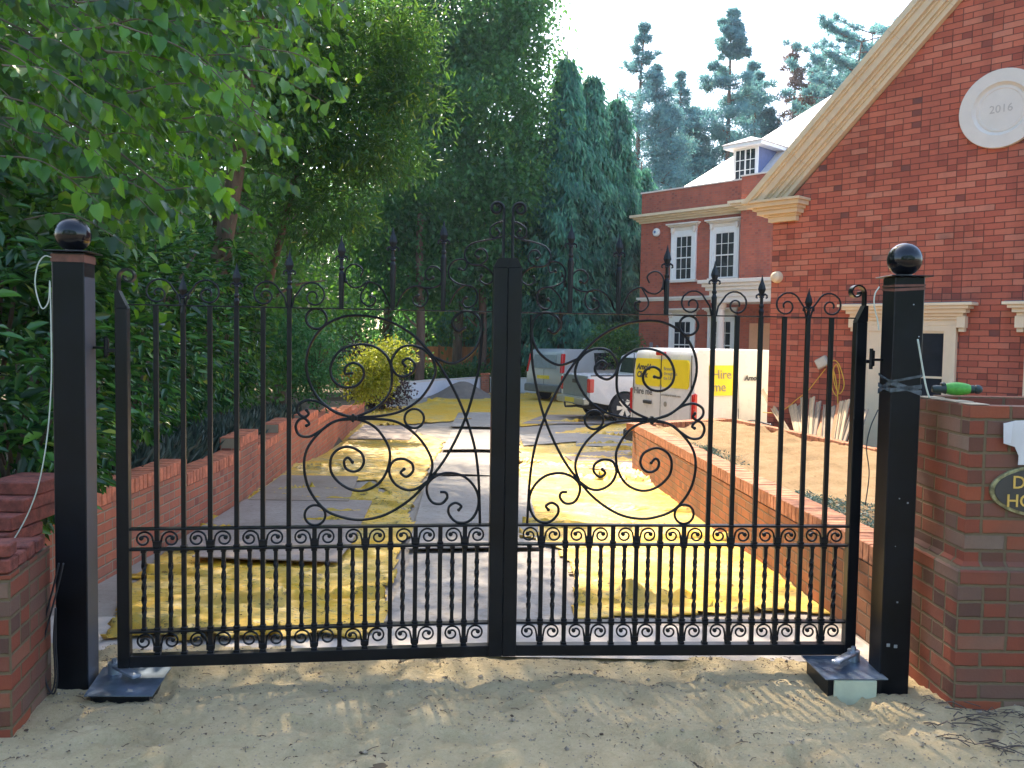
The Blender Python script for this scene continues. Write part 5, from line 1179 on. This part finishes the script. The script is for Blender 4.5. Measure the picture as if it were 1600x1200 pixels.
G_dark = leaf_mat('leaf_dark', [(0, (.010, .036, .024)), (.4, (.030, .095, .034)), (.8, (.075, .20, .035)), (1, (.16, .32, .04))], .42, .42, (.20, .46, .04))
G_yell = leaf_mat('leaf_yellowish', [(0, (.014, .050, .026)), (.5, (.036, .12, .036)), (.82, (.08, .21, .03)), (.94, (.22, .32, .03)), (1, (.42, .38, .04))], .5, .36, (.20, .40, .05))
G_mid = leaf_mat('leaf_mid', [(0, (.012, .045, .034)), (.4, (.035, .12, .055)), (.8, (.08, .22, .07)), (.94, (.16, .32, .06)), (1, (.32, .42, .05))], .45, .48, (.24, .58, .12))
G_con = leaf_mat('leaf_conifer', [(0, (.010, .045, .048)), (.35, (.040, .15, .12)), (.75, (.10, .30, .19)), (1, (.17, .40, .22))], .6, .36, (.16, .50, .28))
G_pine = leaf_mat('leaf_pine_hazed', [(0, (.09, .21, .28)), (.5, (.15, .32, .36)), (1, (.22, .44, .38))], .6, .4, (.20, .50, .42))  # distance haze painted into the leaf colours, pale and bluish
G_pinr = leaf_mat('leaf_pine_brown', [(0, (.12, .07, .06)), (.5, (.20, .12, .10)), (1, (.16, .17, .11))], .7, .3, (.3, .2, .15))
G_shr = leaf_mat('leaf_golden', [(0, (.13, .18, .02)), (.5, (.24, .30, .03)), (1, (.40, .42, .05))], .5, .4, (.6, .62, .06))
G_grn = leaf_mat('leaf_green_shrub', [(0, (.02, .09, .035)), (.5, (.04, .16, .06)), (1, (.09, .26, .08))], .5, .3, (.14, .45, .12))
G_pur = leaf_mat('leaf_purple', [(0, (.035, .02, .025)), (.6, (.075, .045, .05)), (1, (.13, .09, .09))], .6, .2, (.15, .08, .08))
G_lav = leaf_mat('leaf_grey', [(0, (.05, .08, .06)), (.6, (.10, .15, .12)), (1, (.20, .25, .22))], .6, .2, (.2, .3, .2))

# overhanging near branches
nt_ = thing('broadleaf_tree', 'near tree with large bright green leaves overhanging the left gate post', 'tree', (-4.6, 5.4, 0), 0)
tw = MB(); Pl = []; Dl = []; Rl = []
trunk(nt_, [(-4.6, 5.4, -.2), (-4.5, 5.3, 1.6), (-4.2, 5.4, 3.0), (-3.9, 5.5, 4.6)], .13, .05, M_bark)
def edge_y(px): return float(np.interp(px, [-200, 0, 60, 110, 200, 300, 380, 450, 500, 540, 580, 640], [430, 400, 350, 330, 395, 350, 345, 395, 330, 180, 60, -60]))
cnt = 0
while cnt < 240:
    px = random.uniform(-220, 560); ey = edge_y(px); py = random.uniform(-260, ey); 
    if px > 440 and random.random() < .35: continue
    Y = random.uniform(4.45, 6.6); tip = atY(px, py, Y); cnt += 1
    ln_ = random.uniform(.35, .9); a = random.uniform(-.45, .3)
    st0 = tip+np.array([-ln_*math.cos(a), random.uniform(-.15, .25), ln_*random.uniform(.15, .65)]); md1 = (st0+tip)/2+np.array([0, 0, ln_*.14])
    sp = cr_smooth([st0, md1, tip], 7); tw.tube(sp, [.0055-.0035*i/len(sp) for i in range(len(sp))], 5)
    if random.random() < .25:
        far = st0+np.array([-.8, .1, .5]); tw.tube(cr_smooth([far, (far+st0)/2+np.array([0, 0, .05]), st0], 4), .007, 5)
    tone = random.random()
    for k in range(1, len(sp)):
        for s_ in (-1, 1):
            if random.random() < .12: continue
            p = sp[k]; d_ = sp[k]-sp[k-1]; d_ = d_/np.linalg.norm(d_); sd = np.cross(d_, [0, 0, 1])*s_
            pet = p+sd*random.uniform(.01, .04)-np.array([0, 0, random.uniform(.0, .03)])
            Pl.append(pet); Dl.append(d_*.35+sd*random.uniform(.2, .8)+np.array([random.gauss(0, .25), random.gauss(0, .25), -random.uniform(.5, 1.3)])); Rl.append(min(1, max(0, .45*tone+.55*random.random()-.1*(px < 180))))
tw.build('twigs', plain('twig_brown', (.16, .12, .09), .85, var=.3), nt_, world=True, uv=False, recalc=False, smooth=True)
Pl = np.array(Pl); Dl = np.array(Dl); n = len(Pl); N_ = rng.normal(size=(n, 3))*.75+np.array([.15, -.55, .75]); s_ = rng.uniform(.42, 1.15, n)
leafmesh('foliage', Pl, Dl, N_,   .100*s_, .079*s_, G_near, 'heart', np.array(Rl), nt_)
crown('foliage', [(-3.9, 6.9, 3.1, 1.5, .8, 1.7), (-2.6, 7.2, 4.3, 1.3, .8, 1.0), (-3.6, 5.2, 2.9, .8, .6, 1.1)], 4200, .11, .08, G_near, 'oval', 26, .2, .9, .2, nt_)

# cherry laurel hedge behind the left wall: three shrubs
def laurel(label, blobs, n, base):
    t = thing('laurel_shrub', label, 'shrub', base, 0, 'cherry laurel shrubs of the left hedge')
    P, out, ci, nc = blobs_points(blobs, n, 9, .05, .72); C_ = P
    az = rng.random(n)*6.283; D = np.stack([np.cos(az), np.sin(az), rng.uniform(-.75, .25, n)], 1)+out*.7+np.array([.35, -.3, 0])
    N_ = rng.normal(size=(n, 3))*.35+np.array([.3, -.35, .8]); s_ = rng.uniform(.65, 1.15, n)
    ct = rng.random(nc)[ci]
    s2 = s_*rng.uniform(.6, 1.15, n); leafmesh('foliage', C_, D, N_, .145*s2, .052*s2*rng.uniform(.7, 1.2, n), G_laur, 'lance', np.clip(.85*rng.random(n)**1.2+.35*ct-.12, 0, 1), t)
    b = MB()
    for q in blobs[:4]:
        for k in range(5):
            a = random.uniform(0, 6.28); b.tube([(q[0]+random.uniform(-.15, .15), q[1]+random.uniform(-.3, .3), .25), (q[0]+.2*math.cos(a), q[1]+.3*math.sin(a), q[2]), (q[0]+.4*math.cos(a), q[1]+.6*math.sin(a), q[2]+q[5]*.6)], [.02, .013, .006], 6)
    b.build('stems', M_bark, t, world=True, uv=False, recalc=False)
laurel('glossy laurel left of the gate post, hanging over the brick stack', [(-3.0, 4.9, 1.35, .55, .55, .95), (-3.3, 5.4, 2.1, .7, .6, .6), (-2.9, 5.0, .95, .45, .5, .4)], 5200, (-3.1, 5.0, .4))
laurel('nearest glossy laurel behind the gate, tallest of the hedge', [(-3.55, 6.3, 1.35, .62, .8, .95), (-3.5, 7.2, 1.5, .6, .8, .95), (-3.6, 6.6, 2.1, .6, .7, .5)], 8200, (-3.5, 6.6, .4))
laurel('middle glossy laurel of the hedge, behind the scrolls', [(-3.85, 8.6, 1.5, .6, .9, 1.0), (-3.95, 9.8, 1.6, .6, .9, 1.05), (-3.8, 9.1, 2.2, .6, .8, .6)], 7600, (-3.9, 9.2, .4))
laurel('farthest laurel of the hedge, beside the green shrub', [(-4.25, 11.4, 1.6, .6, 1.0, 1.1), (-4.3, 12.8, 1.7, .6, 1.0, 1.2), (-4.3, 12, 2.5, .6, 1, .6)], 6000, (-4.3, 12.1, .4))
P, D, n = bed_debris(); P[:, 2] -= .004; tag(leafmesh('ground_cover', P, D, rng.normal(size=(n, 3))+[0, 0, 1.], rng.uniform(.010, .035, n), .012, G_lav, 'quad'), 'dark leafy debris along the inner edge of the retaining wall', 'debris', kind='stuff')
# grey lavender-like planting along the wall
n = 5200; Y = rng.uniform(6.8, 14.5, n); X = np.interp(Y, [5.2, 8.6, 11.3, 21.6], [-3.08, -3.10, -3.32, -4.0])-rng.uniform(.03, .75, n)**1.2
P = np.stack([X, Y, .40-.028*np.clip(Y-6, 0, 30)+rng.uniform(0, .10, n)], 1); D = rng.normal(size=(n, 3))*.35+np.array([.15, -.1, 1.]); 
tag(leafmesh('low_planting', P, D, rng.normal(size=(n, 3)), rng.uniform(.12, .36, n), .016, G_lav, 'lance'), 'low grey green lavender growing along the top of the left wall', 'planting', kind='stuff')
def shrub(name, label, blobs, n, ln, wd, mat, shape='quad', cr=.12, stems=6, **k):
    c = blobs[0]; t = thing(name, label, 'shrub', (c[0], c[1], max(-.45, c[2]-c[5]-.1))); crown('foliage', blobs, n, ln, wd, mat, shape, 24, cr, k.get('droop', .3), .35, t)
    b = MB()
    for i in range(stems): a = i*6.28/stems; b.tube([(c[0], c[1], c[2]-c[5]-.15), (c[0]+.2*math.cos(a)*c[3], c[1]+.2*math.sin(a)*c[4], c[2]), (c[0]+.6*math.cos(a)*c[3], c[1]+.6*math.sin(a)*c[4], c[2]+.5*c[5])], [.02, .014, .005], 5)
    b.build('stems', M_bark, t, world=True, uv=False, recalc=False); return t
shrub('garden_shrub', 'golden yellow shrub behind the upper scroll of the left gate', [(-2.95, 18.0, 1.0, .55, .6, .55), (-2.55, 18.2, 1.25, .45, .5, .38), (-2.95, 17.8, .6, .4, .4, .35)], 6500, .07, .035, G_shr, 'oval', .10)
shrub('garden_shrub', 'rounded mid green shrub left of the golden one', [(-3.55, 15.6, 1.25, .55, .7, .75), (-3.9, 15.2, 1.5, .5, .6, .6), (-3.6, 15.3, .8, .5, .5, .4)], 6500, .06, .035, G_grn, 'oval', .12)
shrub('garden_shrub', 'dark purple leaved shrub behind the golden one', [(-3.7, 24.6, .3, .7, .8, .8), (-4.4, 24.8, .8, .8, .8, .9)], 6000, .10, .06, G_pur, 'quad', .16)
shrub('garden_shrub', 'sunlit yellow green bush beside the corner of the far house', [(3.6, 30.4, 1.5, .9, .7, .8), (4.2, 30.8, 1.2, .6, .5, .7), (2.9, 30.8, 1.1, .5, .5, .5)], 5200, .10, .06, G_yell, 'quad', .16)
shrub('low_hedge', 'clipped dark hedge standing behind the white wall', [(x, 34.6, .12, .8, .45, .50) for x in (-4.6, -3.6, -2.6, -1.6, -.6, .4, 1.4)], 15000, .11, .07, G_dark, 'quad', .12, stems=3)
# distant and mid trees
def tree(label, base, tp, blobs, n, ln, wd, mat, r0=.18, group=None, name='broadleaf_tree', shape='quad', clump=60, cr=.4, droop=.5, limbs=9, spread=3., tone=.35, shell=.45, bark=None, flat=.5):
    t = thing(name, label, 'tree', base, 0, group)
    b0 = np.array(base, float); t0 = np.array(tp, float)
    trunk(t, [b0-[0, 0, .2], b0*.65+t0*.35+[.12, .05, 0], b0*.3+t0*.7, t0], r0, r0*.25, bark or M_bark, limbs, spread=spread)
    crown('crown', blobs, n, ln, wd, mat, shape, clump, cr, droop, shell, t, flat, tone); return t
tree('dark leafy tree arching over the driveway above the gate', (-4.9, 12.4, -.1), (-3.0, 12.2, 9.5),
     [(-4.6, 12.2, 5.6, 1.9, 1.7, 2.2), (-3.0, 12.0, 8.6, 2.2, 2.2, 1.9), (-1.0, 11.8, 9.4, 2.2, 2.2, 1.7), (.7, 11.6, 9.9, 1.7, 2.0, 1.3), (-2.4, 11.9, 11.4, 2.6, 2.4, 1.6), (-6.4, 11.6, 7.2, 2.0, 1.8, 3.0), (-.8, 9.4, 8.3, 2.0, 1.5, 1.1), (1.7, 10.6, 9.4, 1.4, 1.6, 1.0), (-2.8, 9.6, 8.0, 1.8, 1.5, 1.2)], 62000, .10, .062, G_dark, .17, cr=.36, shape='quad')
tree('feathery tree with yellowish drooping leaves above the left leaf of the gate', (-5.1, 14.4, -.2), (-2.8, 13.9, 6.5),
     [(-2.6, 13.8, 5.9, 1.35, .8, .7), (-2.3, 13.6, 4.6, .8, .7, .5), (-3.3, 13.8, 4.9, 1.2, .8, .8), (-1.7, 13.7, 5.3, .5, .5, .35), (-3.1, 13.7, 3.6, .9, .7, .5), (-3.8, 13.8, 6.2, 1.2, 1.0, .8), (-1.9, 13.9, 6.6, .9, .7, .4)], 17000, .15, .028, G_yell, .10, shape='lance', clump=40, cr=.24, droop=.45, spread=1.5, limbs=14)
K = 1.43
def kb_(q): x, y, z, a, b_, c = q; return (x*K, y*K, CH+(z-CH)*K, a*K, b_*1.2, c*K)
tree('tall fine leaved tree left of the weeping conifers', (-2.4, 36.2, -.5), (-2.1, 35.4, 18.5), [kb_(q) for q in
     [(-2.2, 24.2, 6.3, 2.2, 1.8, 1.8), (-.9, 24.2, 8.4, 1.9, 1.8, 1.9), (-3.0, 24.3, 9.5, 2.2, 1.8, 2.1), (-1.2, 24.3, 11.6, 2.1, 1.8, 2.2), (-.3, 24.0, 5.6, 1.15, 1.2, 1.2), (-3.4, 24.1, 4.6, 1.6, 1.4, 1.1), (-1.6, 24, 14, 2, 1.8, 1.6), (-1.4, 24.2, 4.2, 1.2, 1.3, .8), (-2.6, 24, 3.3, 1.8, 1.3, .8), (.2, 24.2, 7.4, .9, 1.2, 1.4), (.05, 24.2, 10.4, 1.0, 1.2, 1.6), (-.6, 24.4, 3.5, 1.0, 1, .6)]], 90000, .21, .11, G_mid, .22, cr=.46, droop=.9, tone=.55, clump=70)
LT = 'dark trees massed behind the left hedge'
for i, (x, y, lab, h_) in enumerate([(-6.2, 9.6, 'dark tree behind the nearest laurel, at the left edge of the photo', 1.0), (-7.6, 13.5, 'dark ivy clad tree behind the big green leaves, further left', 1.15), (-5.9, 16.5, 'dark tree behind the middle laurel of the hedge', 1.1), (-5.6, 20.5, 'dark tree behind the golden shrub', 1.25)]):
    tree(lab, (x, y, -.1), (x+.2, y, 7*h_), [(x, y, 2.6, 1.7, 1.6, 1.7), (x+.4, y-.2, 4.9*h_, 2.0, 1.8, 2.0), (x-.8, y, 7.2*h_, 2.4, 2, 2.2), (x+1.0, y, 7.6*h_, 1.9, 1.8, 1.9), (x, y, 10*h_, 2.3, 2, 2)], 24000, .10+.02*(i > 1), .062+.012*(i > 1), G_dark, .16, LT, cr=.4)
BG = 'tall trees forming the dark background'
for i, (x, y, lab) in enumerate([(-11.5, 24, 'tall background tree at far left, glimpsed between nearer branches'), (-8.4, 28.5, 'tall background tree second from the left, behind the feathery tree'), (-5.2, 31, 'tall background tree above the purple shrub'), (-2.2, 36.5, 'tall background tree behind the wooden fence'), (-15.5, 20, 'outermost background tree beyond the left edge'), (-8.8, 19, 'bushy background tree behind the ivy clad one')]):
    tree(lab, (x, y+4, -.4), (x, y+4, 11), [(x, y+4, 3.2, 2.4, 1.8, 2.8), (x+.5, y+4, 7.2, 2.9, 2, 2.6), (x-.5, y+4, 10.8, 2.9, 2, 2.6), (x, y+4, 14, 2.6, 2, 2.2)], 19000, .20, .12, G_dark if i % 2 else G_mid, .24, BG, cr=.5)
for (px_, Y_, z_, lab) in ((655, 33.6, 6.5, 'bare reddish trunk rising behind the white wall'), (752, 35.6, 7.0, 'straight trunk beside the small end pier')):
    p = atY(px_, 560, Y_); t = thing('tree_trunk', lab, 'tree', (p[0], p[1], -.5)); trunk(t, [(p[0], p[1], -.6), (p[0]+.05, p[1], 2), (p[0]-.05, p[1]+.1, 5), (p[0], p[1], z_)], .20, .12, M_barkp, 3)
# weeping conifers
def conifer(label, x, y, h_, rad, n, mat=None):
    t = thing('conifer_tree', label, 'conifer', (x, y, -.5), 0, 'weeping conifers left of the far house'); trunk(t, [(x, y, -.6), (x, y, h_*.4), (x, y, h_)], .24, .03, M_bark)
    nc = n//34; u = rng.random(nc)**.75; zc = .3+u*(h_-.4); a = rng.random(nc)*6.283
    prof_r = rad*np.clip(1-(zc/h_), .02, 1)**.55*(.74+.17*np.sin(zc*3.3+a*3+x*5)+.13*np.sin(zc*1.3-a*2+x)); rr = prof_r*rng.uniform(.45, 1.08, nc)**.8
    C_ = np.stack([x+rr*np.cos(a), y+rr*np.sin(a), zc], 1); ci = rng.integers(0, nc, n)
    ln_ = rng.uniform(.15, 1.0, n); out = np.stack([np.cos(a), np.sin(a), 0*a], 1)[ci]
    P = C_[ci]+rng.normal(size=(n, 3))*np.array([.11, .11, .05])-np.stack([0*ln_, 0*ln_, ln_*.75], 1)-out*(ln_[:, None]*.06)
    D = out*.35+rng.normal(size=(n, 3))*.28+np.array([0, 0, -1.]); N_ = out+rng.normal(size=(n, 3))*.5
    leafmesh('crown', P, D, N_, rng.uniform(.18, .40, n), .085, mat or G_con, 'quad', np.clip(.4*rng.random(n)+.6*rng.random(nc)[ci], 0, 1), t)
conifer('tallest weeping conifer, left of the group by the house', 2.0, 35.0, 13.2, 2.3, 34000)
conifer('weeping conifer with narrow tip, second of the group', 3.15, 36.2, 12.9, 2.2, 32000)
conifer('weeping conifer with a leaning tip, third of the group', 4.3, 37.2, 12.2, 2.3, 30000)
conifer('shorter weeping conifer right behind the corner of the house', 5.6, 38.5, 9.6, 2.1, 20000)
conifer('dark weeping conifer behind the centre post of the gate', .3, 36.5, 11.4, 2.4, 30000)
conifer('weeping conifer directly left of the centre post, over the fence', -1.7, 40.5, 10.5, 2.4, 24000)
conifer('weeping conifer farther left, over the purple shrub', -4.2, 41.5, 10.5, 2.5, 22000)
wd_ = crown('woodland', [(x, 47+abs(x)*.1, z, 2.4, 1.4, 2.6) for x in np.arange(-26, 7, 2.6) for z in (1.4, 5, 8.6)], 60000, .34, .24, G_dark, 'quad', 60, .6, .5, .2)
tag(wd_, 'dark far off woodland seen as one mass between the trees', 'woodland', kind='stuff')
wb = crown('woodland', [(x, -11-.02*x*x, z, 2.2, 1.4, 2.4) for x in np.arange(-24, 25, 2.6) for z in (1.4, 4.6, 7.6)], 46000, .30, .20, G_dark, 'quad', 60, .6, .5, .2)  # unseen tree belt added behind the camera to cut fill and reflections
tag(wb, 'added unseen wood behind the camera, darkening reflections and sky fill', 'woodland', kind='stuff')
us = crown('undergrowth', [(x, y, z, 1.0, 1.5, 1.0) for y in np.arange(13, 32, 2.0) for x, z in ((-4.9-.1*(y-13), 1.1), (-4.6-.1*(y-13), 2.4), (-6.2-.1*(y-13), 2.4), (-7.5, 3.6))], 60000, .12, .075, G_dark, 'quad', 50, .3, .5, .3)
tag(us, 'dense dark undergrowth beneath the trees behind the left wall', 'undergrowth', kind='stuff')
# airy pines beyond the houses
def pine(label, x, y, h_, rad, n, z0, mat, lean=0., wide=0., trunks=1, seed=0):
    t = thing('pine_tree', label, 'pine tree', (x, y, -.5), 0, 'tall pines beyond the far house'); r_ = random.Random(seed); b = MB(); tips = []
    for q in range(trunks):
        ox = (q-(trunks-1)/2)*1.1; hh = h_*(1-.12*q)
        pts = cr_smooth([(x+ox*.6, y+.3*q, -.6), (x+ox, y+.3*q, hh*.5), (x+ox+lean*.6, y+.2*q, hh*.8), (x+ox*.8+lean, y, hh)], 6); n_ = len(pts)
        b.tube(pts, [.20*(1-i/n_)+.03 for i in range(n_)], 7)
        for k in range(46):
            f = z0/hh+(1-z0/hh)*(k+r_.random())/46; p = pts[min(n_-1, int(f*n_))]; a = r_.uniform(0, 6.28); g_ = (f-z0/hh)/(1-z0/hh)
            l = rad*((1-g_)**.85*(.6+.5*r_.random()) if not wide else (.5+.7*r_.random())*(.5+g_*.7))
            e_ = p+np.array([math.cos(a)*l, math.sin(a)*l, l*r_.uniform(.0, .45)]); mid = (p+e_)/2+np.array([0, 0, -.05*l])
            b.tube([p, mid, e_], [.05, .03, .012], 4); 
            for s_ in np.linspace(.3, 1.05, 6): tips.append((p+(e_-p)*s_+np.array([r_.gauss(0, .34), r_.gauss(0, .34), r_.gauss(0, .26)])*(1.2-g_)))
    b.build('trunk', M_barkp, t, world=True, uv=False, smooth=True, recalc=False)
    tips = np.array(tips); ci = rng.integers(0, len(tips), n)
    sz = np.clip((h_-tips[ci][:, 2:3])/(h_*.5), .25, 1); P = tips[ci]+rng.normal(size=(n, 3))*np.array([.46, .46, .30])*sz; D = rng.normal(size=(n, 3))+np.array([0, 0, .25])
    leafmesh('crown', P, D, rng.normal(size=(n, 3)), rng.uniform(.16, .40, n), .062, mat, 'quad', np.clip(.5*rng.random(n)+.5*rng.random(len(tips))[ci], 0, 1), t)
def pxx(px, Y): return float(atY(px, 400, Y)[0])
def pz(px, py, Y): return float(atY(px, py, Y)[2])
pine('airy pine just right of the weeping conifers, with three trunks', pxx(1020, 56), 56, pz(1020, 45, 56), 3.4, 46000, 3, G_pine, trunks=3, seed=1)
pine('tallest slender pine, behind the parapet of the far house', pxx(1132, 58), 58, pz(1132, 22, 58), 4.2, 46000, 3.5, G_pine, seed=2)
pine('short pine between the slender pine and the reddish one', pxx(1185, 60), 60, pz(1185, 120, 60), 3.2, 28000, 3.5, G_pine, trunks=2, seed=3)
pine('half bare reddish pine above the dormer', pxx(1245, 60), 60, pz(1245, 75, 60), 3.0, 17000, 5, G_pinr, trunks=2, seed=4)
pine('spreading pine whose crown touches the sloping cornice', pxx(1305, 56), 56, pz(1310, 65, 56), 4.2, 34000, 8.5, G_pine, lean=1.2, wide=1., seed=5)
pine('broad pine filling the gap low behind the parapet', pxx(1085, 62), 62, pz(1085, 190, 62), 4.2, 34000, 3, G_pine, trunks=2, seed=6)

pine('full pine in the gap right of the three trunked one', pxx(1068, 60), 60, pz(1068, 118, 60), 3.2, 26000, 3, G_pine, trunks=2, seed=8)
pine('hazy pine just right of the tallest slender one', pxx(1168, 62), 62, pz(1168, 105, 62), 3.2, 26000, 3, G_pine, seed=9)
pine('pine between the reddish pine and the spreading one', pxx(1268, 62), 62, pz(1268, 95, 62), 3.4, 24000, 4, G_pine, seed=10)
pine('last pine, half behind the sloping stone cornice', pxx(1350, 60), 60, pz(1350, 52, 60), 3.6, 26000, 8, G_pine, wide=1., seed=11)

# ------------------------------------------------------------------ haze
hz = MB().box(-60, 60, -20, 75, -3, 40).build('haze', newmat('haze_air')[0], recalc=True, uv=False)
tag(hz, kind='stuff', label='thin pale sunlit haze filling the air', cat='haze')
t = hz.data.materials[0].node_tree; t.nodes.remove(t.nodes['Principled BSDF']); pv = t.nodes.new('ShaderNodeVolumePrincipled')
pv.inputs['Color'].default_value = (.72, .84, 1.0, 1); pv.inputs['Density'].default_value = .00045; pv.inputs['Anisotropy'].default_value = .3
t.links.new(pv.outputs[0], t.nodes['Material Output'].inputs['Volume'])
